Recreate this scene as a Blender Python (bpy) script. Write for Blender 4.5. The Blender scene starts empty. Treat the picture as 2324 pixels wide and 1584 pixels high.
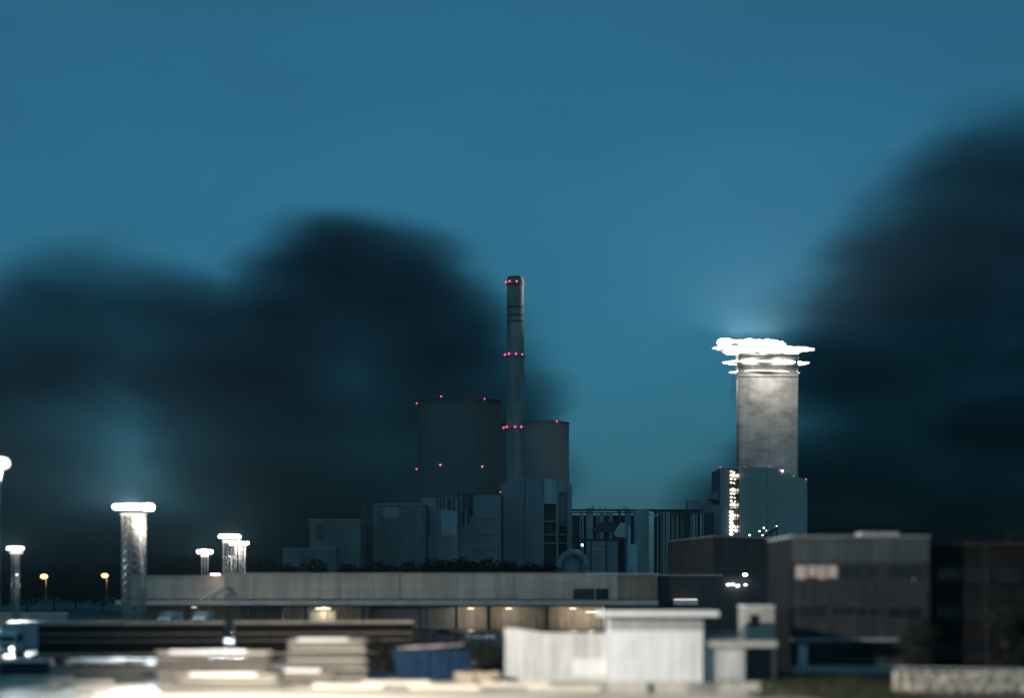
import bpy, math, random
from math import radians, sin, cos, pi
from mathutils import Vector
random.seed(7)
sc = bpy.context.scene
C = sc.collection

# ------------------------------------------------------------------ camera
HORIZON, FPX, EYE = 1335.0, 3873.0, 8.0       # measured on a 2324 px wide view of the photograph
cam_d = bpy.data.cameras.new('camera')
cam = bpy.data.objects.new('camera', cam_d); C.objects.link(cam)
cam.location = (0, 0, EYE); cam.rotation_euler = (radians(90), 0, 0)
cam_d.lens = 60; cam_d.sensor_width = 36
cam_d.shift_y = (HORIZON - 792) / 2324
cam_d.dof.use_dof = True; cam_d.dof.focus_distance = 1250; cam_d.dof.aperture_fstop = 0.078   # long exposure through a fast lens: the yard is out of focus
cam_d.clip_start = 0.5; cam_d.clip_end = 12000
sc.camera = cam

# ------------------------------------------------------------------ sky
w = bpy.data.worlds.new('World'); sc.world = w; w.use_nodes = True
nt = w.node_tree; bg = nt.nodes['Background']
sky = nt.nodes.new('ShaderNodeTexSky'); sky.sky_type = 'NISHITA'; sky.sun_disc = False
sky.sun_elevation = radians(2.0); sky.sun_rotation = radians(180)
sky.altitude = 100; sky.air_density = 1.0; sky.dust_density = 1.0; sky.ozone_density = 6.0
bw = nt.nodes.new('ShaderNodeRGBToBW'); nt.links.new(sky.outputs[0], bw.inputs[0])
def tint(src, col):
    m = nt.nodes.new('ShaderNodeMix'); m.data_type = 'RGBA'; m.blend_type = 'MULTIPLY'; m.inputs['Factor'].default_value = 1.0
    nt.links.new(src, m.inputs['A']); m.inputs['B'].default_value = (*col, 1); return m.outputs['Result']
bal = nt.nodes.new('ShaderNodeMix'); bal.data_type = 'RGBA'; bal.inputs['Factor'].default_value = 0.3
nt.links.new(tint(bw.outputs[0], (0.62, 3.0, 4.45)), bal.inputs['A'])      # the camera's cool white balance at dusk
nt.links.new(tint(sky.outputs[0], (1.9, 2.2, 1.6)), bal.inputs['B'])
sc_ = nt.nodes.new('ShaderNodeTexCoord'); sm = nt.nodes.new('ShaderNodeMapping'); sm.inputs['Scale'].default_value = (5, 5, 14)
nt.links.new(sc_.outputs['Generated'], sm.inputs[0])
sn = nt.nodes.new('ShaderNodeTexNoise'); sn.inputs['Scale'].default_value = 1.0; sn.inputs['Detail'].default_value = 5; nt.links.new(sm.outputs[0], sn.inputs['Vector'])
sr = nt.nodes.new('ShaderNodeMapRange'); sr.inputs['From Min'].default_value = 0.3; sr.inputs['From Max'].default_value = 0.7
sr.inputs['To Min'].default_value = 0.93; sr.inputs['To Max'].default_value = 1.06; nt.links.new(sn.outputs['Fac'], sr.inputs['Value'])
sv = nt.nodes.new('ShaderNodeMix'); sv.data_type = 'RGBA'; sv.blend_type = 'MULTIPLY'; sv.inputs['Factor'].default_value = 1.0
nt.links.new(bal.outputs['Result'], sv.inputs['A']); nt.links.new(sr.outputs[0], sv.inputs['B'])
nt.links.new(sv.outputs['Result'], bg.inputs[0])
bg.inputs[1].default_value = 0.127

vs = sc.view_settings
sc.display_settings.display_device = 'sRGB'
vs.view_transform = 'Standard'; vs.look = 'None'; vs.gamma = 1; vs.exposure = 0.0
sc.cycles.max_bounces = 6; sc.cycles.diffuse_bounces = 2; sc.cycles.glossy_bounces = 2
sc.cycles.volume_bounces = 0
sc.cycles.volume_step_rate = 1.0; sc.cycles.volume_max_steps = 128
sc.cycles.sample_clamp_indirect = 3

# ------------------------------------------------------------------ materials
MATS = {}
def mat(name, col, rough=0.8, var=0.25, scale=0.3, stretch=(1, 1, 1), metal=0.0, bump=0.0, streak=0.0, bscale=None):
    """Procedural surface: base colour broken up by stains, optional run-off streaks and bump."""
    m = bpy.data.materials.new(name); m.use_nodes = True
    t = m.node_tree; p = t.nodes['Principled BSDF']
    p.inputs['Roughness'].default_value = rough; p.inputs['Metallic'].default_value = metal
    tc = t.nodes.new('ShaderNodeTexCoord'); mp = t.nodes.new('ShaderNodeMapping')
    mp.inputs['Scale'].default_value = [scale * s for s in stretch]
    t.links.new(tc.outputs['Object'], mp.inputs[0])
    n = t.nodes.new('ShaderNodeTexNoise'); n.inputs['Scale'].default_value = 1.0
    n.inputs['Detail'].default_value = 6; n.inputs['Roughness'].default_value = 0.62
    t.links.new(mp.outputs[0], n.inputs['Vector'])
    r = t.nodes.new('ShaderNodeValToRGB')
    r.color_ramp.elements[0].position = 0.3; r.color_ramp.elements[1].position = 0.72
    r.color_ramp.elements[0].color = (*[c * (1 - var) for c in col], 1)
    r.color_ramp.elements[1].color = (*[min(1, c * (1 + var)) for c in col], 1)
    t.links.new(n.outputs['Fac'], r.inputs[0])
    out = r.outputs[0]
    if streak > 0:
        mp2 = t.nodes.new('ShaderNodeMapping'); mp2.inputs['Scale'].default_value = (scale * 6, scale * 6, scale * 0.35)
        t.links.new(tc.outputs['Object'], mp2.inputs[0])
        n2 = t.nodes.new('ShaderNodeTexNoise'); n2.inputs['Scale'].default_value = 1; n2.inputs['Detail'].default_value = 4
        t.links.new(mp2.outputs[0], n2.inputs['Vector'])
        r2 = t.nodes.new('ShaderNodeValToRGB'); r2.color_ramp.elements[0].position = 0.35; r2.color_ramp.elements[1].position = 0.6
        k = 1 - streak
        r2.color_ramp.elements[0].color = (k, k, k, 1); r2.color_ramp.elements[1].color = (1, 1, 1, 1)
        t.links.new(n2.outputs['Fac'], r2.inputs[0])
        mx = t.nodes.new('ShaderNodeMix'); mx.data_type = 'RGBA'; mx.blend_type = 'MULTIPLY'; mx.inputs['Factor'].default_value = 1
        t.links.new(out, mx.inputs['A']); t.links.new(r2.outputs[0], mx.inputs['B']); out = mx.outputs['Result']
    t.links.new(out, p.inputs['Base Color'])
    if bump > 0:
        b = t.nodes.new('ShaderNodeBump'); b.inputs['Strength'].default_value = bump; b.inputs['Distance'].default_value = 0.2
        nb = n
        if bscale:
            nb = t.nodes.new('ShaderNodeTexNoise'); nb.inputs['Scale'].default_value = bscale; nb.inputs['Detail'].default_value = 5
            t.links.new(tc.outputs['Object'], nb.inputs['Vector'])
        t.links.new(nb.outputs['Fac'], b.inputs['Height']); t.links.new(b.outputs[0], p.inputs['Normal'])
    MATS[name] = m
    return m

def wet(m, scale, lo, hi):
    """uneven wetness: roughness follows a stretched noise"""
    t = m.node_tree; p = t.nodes['Principled BSDF']; tc = t.nodes.new('ShaderNodeTexCoord'); mp = t.nodes.new('ShaderNodeMapping')
    mp.inputs['Scale'].default_value = scale; t.links.new(tc.outputs['Object'], mp.inputs[0])
    n = t.nodes.new('ShaderNodeTexNoise'); n.inputs['Scale'].default_value = 1; n.inputs['Detail'].default_value = 5; t.links.new(mp.outputs[0], n.inputs['Vector'])
    r = t.nodes.new('ShaderNodeMapRange'); r.inputs['From Min'].default_value = .38; r.inputs['From Max'].default_value = .6
    r.inputs['To Min'].default_value = lo; r.inputs['To Max'].default_value = hi
    t.links.new(n.outputs['Fac'], r.inputs['Value']); t.links.new(r.outputs[0], p.inputs['Roughness'])

def glow(name, col, strength, sample=False):
    m = bpy.data.materials.new(name); m.use_nodes = True
    t = m.node_tree; t.nodes.clear()
    o = t.nodes.new('ShaderNodeOutputMaterial'); e = t.nodes.new('ShaderNodeEmission')
    e.inputs[0].default_value = (*col, 1); e.inputs[1].default_value = strength
    t.links.new(e.outputs[0], o.inputs[0])
    if not sample: m.cycles.emission_sampling = 'NONE'
    MATS[name] = m
    return m

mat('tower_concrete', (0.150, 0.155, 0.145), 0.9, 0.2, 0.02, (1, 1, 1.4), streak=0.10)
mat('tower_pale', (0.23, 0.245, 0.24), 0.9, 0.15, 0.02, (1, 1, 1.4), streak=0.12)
mat('chimney_concrete', (0.30, 0.30, 0.28), 0.9, 0.25, 0.06, streak=0.3)
mat('chimney_dark', (0.10, 0.10, 0.10), 0.9, 0.2, 0.1)
mat('boiler_clad', (0.24, 0.25, 0.26), 0.7, 0.18, 0.03, streak=0.2)
mat('block_clad', (0.40, 0.40, 0.36), 0.8, 0.12, 0.02, streak=0.1)
mat('boiler_pale', (0.45, 0.47, 0.48), 0.7, 0.12, 0.03, streak=0.2)
mat('boiler_mid', (0.31, 0.31, 0.31), 0.7, 0.18, 0.03, streak=0.25)
mat('boiler_warm', (0.19, 0.185, 0.17), 0.8, 0.2, 0.03, streak=0.25)
mat('dark_steel', (0.05, 0.055, 0.06), 0.6, 0.3, 0.2)
mat('grey_steel', (0.30, 0.32, 0.33), 0.5, 0.2, 0.1, streak=0.25)
mat('pale_steel', (0.52, 0.55, 0.56), 0.45, 0.15, 0.1, streak=0.3)
mat('smeared_mast_shaft', (0.40, 0.39, 0.37), 0.9, 0.5, 0.045, (1, 1, 1.7), streak=0.15, bump=0.5)
mat('warehouse_wall', (0.60, 0.50, 0.41), 0.8, 0.22, 0.12, (0.35, 1, 2.2), streak=0.25)
mat('warehouse_brown', (0.38, 0.27, 0.20), 0.85, 0.25, 0.15, streak=0.25)
mat('warehouse_dark', (0.07, 0.07, 0.075), 0.8, 0.3, 0.15)
mat('trim_white', (0.75, 0.74, 0.72), 0.6, 0.1, 0.3)
mat('canopy_grey', (0.5, 0.46, 0.42), 0.7, 0.2, 0.3)
mat('dock_wall', (0.40, 0.37, 0.33), 0.8, 0.2, 0.4, streak=0.3)
mat('brown_brick', (0.16, 0.12, 0.10), 0.9, 0.25, 0.4)
mat('wing_shadowed_brick', (0.020, 0.020, 0.020), 0.9, 0.3, 0.35, (0.5, 1, 2.5), streak=0.3)
mat('side_shade_tone', (0.010, 0.011, 0.012), 0.85, 0.3, 0.4, streak=0.2)  # near-black tone carrying the shade of the office's left side
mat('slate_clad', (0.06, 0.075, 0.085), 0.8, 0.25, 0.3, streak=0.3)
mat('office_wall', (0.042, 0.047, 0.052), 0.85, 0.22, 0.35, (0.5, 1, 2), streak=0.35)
mat('dark_glass', (0.012, 0.016, 0.02), 0.12, 0.3, 0.3)
mat('blind_pink', (0.60, 0.47, 0.43), 0.8, 0.15, 1.2, (4, 1, 1))
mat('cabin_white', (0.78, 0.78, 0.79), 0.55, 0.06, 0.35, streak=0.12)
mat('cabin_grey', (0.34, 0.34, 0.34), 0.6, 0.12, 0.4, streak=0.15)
mat('ribbed_white', (0.66, 0.65, 0.63), 0.55, 0.10, 0.5, streak=0.3)
mat('concrete_light', (0.50, 0.47, 0.42), 0.85, 0.25, 0.6, (0.5, 1, 2), streak=0.25, bump=0.3, bscale=6)
mat('paver_grey', (0.20, 0.19, 0.175), 0.9, 0.35, 2.0, (0.4, 0.4, 5), bump=0.4, bscale=9)
mat('pallet_wood', (0.25, 0.18, 0.11), 0.9, 0.3, 2.0, (1, 6, 6))
mat('crate_wood', (0.42, 0.35, 0.26), 0.9, 0.3, 1.5, (1, 1, 5))
mat('rubble', (0.55, 0.49, 0.40), 0.95, 0.5, 1.1, (0.6, 0.6, 1.6), bump=0.8, bscale=3)
mat('skip_blue', (0.004, 0.027, 0.07), 0.5, 0.25, 0.8, streak=0.4)
mat('sheet_white', (0.66, 0.65, 0.62), 0.4, 0.2, 1.2, (0.3, 2, 4), bump=0.4)
mat('sheet_pink', (0.52, 0.42, 0.43), 0.7, 0.2, 1.0)
mat('wagon_brown', (0.016, 0.013, 0.012), 0.75, 0.4, 0.6, streak=0.4)
mat('wagon_edge', (0.6, 0.48, 0.36), 0.6, 0.3, 1.0)
mat('tyre', (0.02, 0.02, 0.02), 0.9, 0.2, 3)
mat('paint_white', (0.75, 0.75, 0.74), 0.35, 0.06, 0.8)
mat('paint_silver', (0.42, 0.43, 0.45), 0.3, 0.05, 1)
mat('paint_black', (0.02, 0.02, 0.022), 0.25, 0.2, 1)
mat('paint_red', (0.32, 0.03, 0.025), 0.3, 0.15, 1)
mat('paint_blue', (0.03, 0.07, 0.16), 0.3, 0.15, 1)
mat('galvanised', (0.42, 0.41, 0.40), 0.4, 0.2, 0.8, metal=0.3)
mat('bark', (0.06, 0.045, 0.035), 0.95, 0.4, 2, (3, 3, 0.5))
mat('leaf_dark', (0.012, 0.018, 0.011), 0.9, 0.5, 0.35)
mat('leaf_olive', (0.040, 0.042, 0.020), 0.9, 0.5, 0.5)
mat('asphalt', (0.05, 0.048, 0.045), 0.75, 0.45, 0.08, (1, 3, 1), bump=0.2, bscale=2)
mat('yard_concrete', (0.58, 0.52, 0.43), 0.55, 0.45, 0.16, (0.35, 1.6, 1), bump=0.25, bscale=1.2)
MATS['dark_glass'].node_tree.nodes['Principled BSDF'].inputs['Specular IOR Level'].default_value = 0.15
for n_, k_ in (('side_shade_tone', .03), ('wing_shadowed_brick', .1), ('office_wall', .12), ('skip_blue', .15), ('wagon_brown', .2)): MATS[n_].node_tree.nodes['Principled BSDF'].inputs['Specular IOR Level'].default_value = k_
wet(MATS['yard_concrete'], (.05, .5, 1), .3, .8); wet(MATS['asphalt'], (.03, .25, 1), .15, .85)
mat('board_grey', (0.22, 0.20, 0.175), 0.85, 0.45, 0.8, (0.25, 3, 9), bump=0.3)
mat('beam_pale', (0.62, 0.57, 0.48), 0.8, 0.3, 1.0, (0.4, 2, 3), bump=0.2)
mat('board_pale', (0.32, 0.28, 0.23), 0.85, 0.4, 0.8, (0.25, 3, 9), bump=0.3)
mat('board_dark', (0.12, 0.10, 0.085), 0.85, 0.45, 0.8, (0.25, 3, 9), bump=0.3)
mat('pipe_grey', (0.28, 0.28, 0.27), 0.45, 0.3, 0.8, (0.3, 1, 1), metal=0.3)
mat('grass_blade', (0.035, 0.045, 0.015), 0.9, 0.4, 0.6)
glow('warning_glow', (1.0, 0.10, 0.27), 1.6)
glow('warning_pale', (1.0, 0.42, 0.52), 1.3)
glow('warning_faint', (0.6, 0.3, 0.35), 0.6)
glow('flood_glow', (1.0, 0.93, 0.82), 14)
glow('flood_soft', (1.0, 0.90, 0.76), 1.4)
glow('lamp_white', (1.0, 0.95, 0.88), 6)
glow('lamp_warm', (1.0, 0.80, 0.55), 3.0)
glow('lamp_orange', (1.0, 0.55, 0.22), 3.5)
glow('lamp_dim', (0.8, 0.85, 0.8), 0.35)
glow('tail_red', (1.0, 0.12, 0.05), 1.2)

# ------------------------------------------------------------------ mesh builder
class MB:
    def __init__(s, off=(0, 0, 0)): s.v = []; s.f = []; s.sm = []; s.off = off
    def add(s, vs_, fs, smooth=False):
        n = len(s.v); s.v += [(x - s.off[0], y - s.off[1], z - s.off[2]) for x, y, z in vs_]
        s.f += [tuple(i + n for i in f) for f in fs]; s.sm += [smooth] * len(fs); return s
    def prism(s, pts, y0, y1):
        """polygon in x-z (counter-clockwise seen from -y) given thickness from y0 to y1"""
        n = len(pts); vs_ = [(x, y0, z) for x, z in pts] + [(x, y1, z) for x, z in pts]
        fs = [tuple(range(n)), tuple(range(2 * n - 1, n - 1, -1))]
        fs += [(i, i + n, (i + 1) % n + n, (i + 1) % n) for i in range(n)]
        return s.add(vs_, fs)
    def slab(s, pts, z0, z1):
        """polygon in plan (counter-clockwise from above)"""
        n = len(pts); vs_ = [(x, y, z0) for x, y in pts] + [(x, y, z1) for x, y in pts]
        fs = [tuple(range(n - 1, -1, -1)), tuple(range(n, 2 * n))]
        fs += [(i, (i + 1) % n, (i + 1) % n + n, i + n) for i in range(n)]
        return s.add(vs_, fs)
    def box(s, x0, x1, y0, y1, z0, z1):
        return s.slab([(x0, y0), (x1, y0), (x1, y1), (x0, y1)], z0, z1)
    def bar(s, a, b, r, n=6, r2=None):
        a = Vector(a); b = Vector(b); d = (b - a).normalized()
        u = d.orthogonal().normalized(); v = d.cross(u); r2 = r if r2 is None else r2
        vs_ = []
        for p, q in ((a, r), (b, r2)):
            for i in range(n):
                t = 2 * pi * i / n; vs_.append(tuple(p + (u * cos(t) + v * sin(t)) * q))
        fs = [(i, (i + 1) % n, (i + 1) % n + n, i + n) for i in range(n)]
        fs += [tuple(range(n - 1, -1, -1)), tuple(range(n, 2 * n))]
        return s.add(vs_, fs, n > 6)
    def beam(s, a, b, wd, h):
        a = Vector(a); b = Vector(b); d = (b - a).normalized()
        up = Vector((0, 0, 1)) if abs(d.z) < 0.95 else Vector((0, 1, 0))
        sd = d.cross(up).normalized(); up = sd.cross(d)
        vs_ = [tuple(p + sd * wd / 2 * i + up * h / 2 * j) for p in (a, b) for i, j in ((-1, -1), (1, -1), (1, 1), (-1, 1))]
        return s.add(vs_, [(3, 2, 1, 0), (4, 5, 6, 7), (0, 1, 5, 4), (1, 2, 6, 5), (2, 3, 7, 6), (3, 0, 4, 7)])
    def tube(s, pts, r, n=8):
        for a, b in zip(pts, pts[1:]): s.bar(a, b, r, n)
        return s
    def lathe(s, prof, c=(0, 0, 0), n=48, sx=1, sy=1, cap=True):
        vs_ = []; m = len(prof)
        for i in range(n):
            t = 2 * pi * i / n
            for r, z in prof: vs_.append((c[0] + r * cos(t) * sx, c[1] + r * sin(t) * sy, c[2] + z))
        fs = []
        for i in range(n):
            j = (i + 1) % n
            for k in range(m - 1): fs.append((i * m + k, j * m + k, j * m + k + 1, i * m + k + 1))
        s.add(vs_, fs, True)
        if cap:
            for k, rev in ((0, True), (m - 1, False)):
                idx = [i * m + k for i in range(n)]
                if prof[k][0] > 1e-4:
                    base = len(s.v) - n * m
                    s.f.append(tuple(base + i for i in (idx[::-1] if rev else idx))); s.sm.append(False)
        return s
    def ball(s, c, r, n=10, m=7, sx=1, sy=1, sz=1):
        prof = [(r * max(sin(pi * k / m), 1e-4) , -r * cos(pi * k / m) * sz) for k in range(m + 1)]
        return s.lathe(prof, c, n, sx, sy, cap=False)
    def capsule(s, c, ax, ln, wd, h):
        """ellipsoid lying along ax (in plan)"""
        ax = Vector((ax[0], ax[1], 0)).normalized(); sd = Vector((-ax.y, ax.x, 0)); n, mm = 10, 7; vs_ = []; c = Vector(c)
        for i in range(n):
            t = 2 * pi * i / n
            for k in range(mm + 1):
                q = pi * k / mm; r = max(sin(q), 1e-3)
                vs_.append(tuple(c + ax * (ln * -cos(q)) + sd * (wd * r * cos(t)) + Vector((0, 0, h * r * sin(t)))))
        fs = [(i * (mm + 1) + k, ((i + 1) % n) * (mm + 1) + k, ((i + 1) % n) * (mm + 1) + k + 1, i * (mm + 1) + k + 1) for i in range(n) for k in range(mm)]
        return s.add(vs_, fs, True)
    def build(s, name, m, parent=None):
        me = bpy.data.meshes.new(name); me.from_pydata(s.v, [], s.f); me.update()
        for p, q in zip(me.polygons, s.sm): p.use_smooth = q
        if m: me.materials.append(MATS[m] if isinstance(m, str) else m)
        o = bpy.data.objects.new(name, me); C.objects.link(o)
        if parent: o.parent = parent
        else: o.location = s.off
        return o

def tag(o, label=None, cat=None, group=None, kind=None):
    for k, v in (('label', label), ('category', cat), ('group', group), ('kind', kind)):
        if v: o[k] = v
    return o
def thing(name, label, cat, loc=(0, 0, 0), rz=0, group=None):
    o = bpy.data.objects.new(name, None); C.objects.link(o); o.empty_display_size = 0.5
    o.location = loc; o.rotation_euler = (0, 0, rz)
    return tag(o, label, cat, group)
def copy_tree(o, parent=None):
    c = o.copy(); C.objects.link(c)
    if parent: c.parent = parent
    for ch in list(o.children): copy_tree(ch, c)
    return c
def place(o, loc, rz=0, label=None, scale=None):
    o.location = loc; o.rotation_euler = (0, 0, rz)
    if label: o['label'] = label
    if scale: o.scale = (scale, scale, scale)
    return o
def X(u, d): return (u - 1162) / FPX * d
def Z(v, d): return EYE + (HORIZON - v) / FPX * d
def B(mb, u0, u1, v0, v1, d, dep):
    """box whose front face spans u0..u1, v0..v1 at distance d (v1 None: down to the ground)"""
    return mb.box(X(u0, d), X(u1, d), d, d + dep, 0 if v1 is None else Z(v1, d), Z(v0, d))
def lamp(name, kind, loc, power, col, parent, target=None, size=0.5, spot=120, blend=0.6, off=(0, 0, 0)):
    l = bpy.data.lights.new(name, kind); l.energy = power; l.color = col
    l.shadow_soft_size = size
    if kind == 'SPOT': l.spot_size = radians(spot); l.spot_blend = blend
    o = bpy.data.objects.new(name, l); C.objects.link(o); o.parent = parent
    p = Vector(loc) - Vector(off); o.location = p
    if target is not None:
        o.rotation_euler = (Vector(target) - Vector(loc)).to_track_quat('-Z', 'Y').to_euler()
    return o
WARM = (1.0, 0.93, 0.82); COOL = (0.80, 0.93, 1.0)

# ------------------------------------------------------------------ ground
g = MB().add([(-5000, -300, 0), (5000, -300, 0), (5000, 9000, 0), (-5000, 9000, 0)], [(0, 1, 2, 3)])
tag(g.build('ground', 'asphalt'), kind='structure')
yd = MB().add([(-70, 60, 0.004), (22, 60, 0.004), (22, 156, 0.004), (4, 158, 0.004), (-30, 163, 0.004), (-70, 163, 0.004)], [(0, 1, 2, 3, 4, 5)])
tag(yd.build('yard_pavement', 'yard_concrete'), kind='structure')

# ------------------------------------------------------------------ cloud volumes standing in for motion-blurred trees, set far behind the plant
def cloud(name, blobs, d, thick, dens, seed, label):
    cx = sum(b[0] for b in blobs) / len(blobs); cz = sum(b[1] for b in blobs) / len(blobs)
    ox, oz = X(cx, d), Z(cz, d)
    off = (ox, d, oz)
    m = bpy.data.materials.new(name); m.use_nodes = True; t = m.node_tree; t.nodes.clear()
    out = t.nodes.new('ShaderNodeOutputMaterial'); ab = t.nodes.new('ShaderNodeVolumeAbsorption')
    ab.inputs['Color'].default_value = (0.0, 0.09, 0.12, 1)
    t.links.new(ab.outputs[0], out.inputs['Volume'])
    tc = t.nodes.new('ShaderNodeTexCoord')
    # warp the coordinates a little so the outline is ragged
    nz = t.nodes.new('ShaderNodeTexNoise'); nz.inputs['Scale'].default_value = 1.0; nz.inputs['Detail'].default_value = 2.5
    mpn = t.nodes.new('ShaderNodeMapping'); mpn.inputs['Scale'].default_value = (0.0035, 0.0035, 0.012); mpn.inputs['Location'].default_value = (seed, 0, 0)
    t.links.new(tc.outputs['Object'], mpn.inputs[0]); t.links.new(mpn.outputs[0], nz.inputs['Vector'])
    sb = t.nodes.new('ShaderNodeVectorMath'); sb.operation = 'SUBTRACT'; sb.inputs[1].default_value = (0.5, 0.5, 0.5)
    t.links.new(nz.outputs['Color'], sb.inputs[0])
    ml = t.nodes.new('ShaderNodeVectorMath'); ml.operation = 'MULTIPLY'; ml.inputs[1].default_value = (170, 50, 60)
    t.links.new(sb.outputs[0], ml.inputs[0])
    ad = t.nodes.new('ShaderNodeVectorMath'); ad.operation = 'ADD'
    t.links.new(tc.outputs['Object'], ad.inputs[0]); t.links.new(ml.outputs[0], ad.inputs[1])
    total = None
    mb = MB(off)
    for (bu, bv, ru, rv, k) in blobs:
        s = d / FPX
        c = (X(bu, d) - ox, 0, Z(bv, d) - oz); r = (ru * s, thick / 2, rv * s)
        mb.ball((c[0] + ox, d, c[2] + oz), 1.0, 20, 12, r[0], r[1], r[2])
        mp = t.nodes.new('ShaderNodeMapping'); mp.vector_type = 'POINT'
        mp.inputs['Scale'].default_value = [1 / q for q in r]
        mp.inputs['Location'].default_value = [-p / q for p, q in zip(c, r)]
        t.links.new(ad.outputs[0], mp.inputs[0])
        gr = t.nodes.new('ShaderNodeTexGradient'); gr.gradient_type = 'SPHERICAL'
        t.links.new(mp.outputs[0], gr.inputs[0])
        mu = t.nodes.new('ShaderNodeMath'); mu.operation = 'MULTIPLY'; mu.inputs[1].default_value = k
        t.links.new(gr.outputs['Fac'], mu.inputs[0])
        if total is None: total = mu.outputs[0]
        else:
            a = t.nodes.new('ShaderNodeMath'); a.operation = 'ADD'
            t.links.new(total, a.inputs[0]); t.links.new(mu.outputs[0], a.inputs[1]); total = a.outputs[0]
    # density = smooth(total) * (patchy noise)
    mr = t.nodes.new('ShaderNodeMapRange'); mr.interpolation_type = 'SMOOTHSTEP'
    mr.inputs['From Min'].default_value = 0.03; mr.inputs['From Max'].default_value = 0.85
    mr.inputs['To Min'].default_value = 0; mr.inputs['To Max'].default_value = 1
    t.links.new(total, mr.inputs['Value'])
    mn = t.nodes.new('ShaderNodeMapRange'); mn.inputs['From Min'].default_value = 0.32; mn.inputs['From Max'].default_value = 0.68
    mn.inputs['To Min'].default_value = 0.8; mn.inputs['To Max'].default_value = 1.25
    t.links.new(nz.outputs['Fac'], mn.inputs['Value'])
    mu = t.nodes.new('ShaderNodeMath'); mu.operation = 'MULTIPLY'
    t.links.new(mr.outputs[0], mu.inputs[0]); t.links.new(mn.outputs[0], mu.inputs[1])
    m2 = t.nodes.new('ShaderNodeMath'); m2.operation = 'MULTIPLY'; m2.inputs[1].default_value = dens
    t.links.new(mu.outputs[0], m2.inputs[0]); t.links.new(m2.outputs[0], ab.inputs['Density'])
    m.cycles.volume_step_rate = 0.6
    o = mb.build(name, m)
    md = o.modifiers.new('union', 'REMESH'); md.mode = 'VOXEL'; md.voxel_size = 24
    return tag(o, label, 'stand-in cloud', kind='stuff')
# u, v, radius u, radius v, weight
cloud('blurred_tree_cloud', [
    (720, 640, 230, 200, 1.0), (860, 640, 230, 200, 0.9), (960, 730, 250, 240, 0.9), (1060, 880, 270, 290, 0.9), (1150, 1080, 230, 260, 0.7),
    (520, 770, 330, 220, 0.9), (230, 750, 340, 260, 0.9), (40, 900, 260, 330, 0.8), (560, 960, 300, 300, 0.9),
    (780, 1000, 420, 420, 1.0), (640, 1250, 560, 280, 0.8), (30, 1230, 330, 330, 1.0), (-200, 900, 280, 400, 0.8), (280, 1280, 350, 170, 0.7), (330, 1010, 230, 200, 0.42)],
    2600, 420, 0.0105, 3.1, 'dark cloud bank standing in for blurred trees, behind the cooling towers and the chimney')
cloud('blurred_tree_cloud', [
    (2330, 430, 330, 270, 1.0), (2120, 590, 310, 300, 1.0), (1960, 780, 310, 280, 0.9), (2230, 860, 420, 420, 1.0),
    (1900, 1040, 280, 330, 0.9), (1990, 1240, 420, 300, 0.9), (2320, 1180, 400, 380, 1.0), (1690, 1200, 260, 270, 0.75), (2560, 800, 350, 500, 1.0)],
    2600, 420, 0.0105, 9.7, 'tall dark cloud standing in for blurred trees, beyond the smeared mast stand-in and the office block')

#@@PART2
# ------------------------------------------------------------------ cooling towers
def cooling_tower(name, uc, d, vtop, rtop, label, lights, mt='tower_concrete'):
    cx, cy = X(uc, d), d; H = Z(vtop, d)
    t = thing(name, label, 'cooling tower', (cx, cy, 0), 0, 'cooling towers of the power plant')
    prof = []
    for i in range(25):
        z = 8 + (H - 8) * i / 24; q = z / H
        r = rtop * (1.0 + 0.80 * max(0, 0.80 - q) ** 1.75 + 0.10 * max(0, q - 0.72) ** 2)
        prof.append((r, z))
    rt = prof[-1][0]
    inner = [(r - 0.8, z) for r, z in prof[::-1]]
    m = MB((cx, cy, 0)); m.lathe(prof + [(rt + 0.5, H), (rt + 0.5, H + 0.9), (rt - 0.8, H + 0.9)] + inner + [prof[0]], (cx, cy, 0), 72, cap=False)
    m.build('shell', mt, t)
    rb = prof[0][0]; m = MB((cx, cy, 0))
    for i in range(36):
        a, b = 2 * pi * i / 36, 2 * pi * (i + 0.5) / 36
        for p, q in ((a, b), (b, a + 2 * pi / 36)):
            m.bar((cx + (rb + 4) * cos(p), cy + (rb + 4) * sin(p), 0), (cx + rb * cos(q), cy + rb * sin(q), 8.4), 0.5, 5)
    m.build('support_columns', 'tower_concrete', t)
    for (lu, lv, sz) in lights:
        z = Z(lv, d); q = z / H
        r = rtop * (1.0 + 0.80 * max(0, 0.80 - q) ** 1.75 + 0.10 * max(0, q - 0.72) ** 2) + 0.9
        dx = max(-r, min(r, (lu - uc) / FPX * d)); dy = -math.sqrt(max(0, r * r - dx * dx))
        MB((cx, cy, 0)).ball((cx + dx, cy + dy, z), sz * .85 * d / FPX, 8, 6).build('warning_light', 'warning_pale' if 1000 < lu < 1100 and lv > 1000 else 'warning_glow', t)
    return t
cooling_tower('cooling_tower', 1041, 1330, 913, 32.2, 'broad dark cooling tower with two rows of red lights, left of the chimney',
              [(947, 918, 2.3), (1005, 910, 2.4), (1101, 914, 2.2), (947, 1067, 2.4), (1003, 1062, 2.4), (1096, 1065, 2.3)])
cooling_tower('cooling_tower', 1213, 1560, 963, 31.4, 'lighter cooling tower partly hidden behind the chimney, one red light on its rim', [(1262, 963, 2.4)], 'tower_pale')

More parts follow.
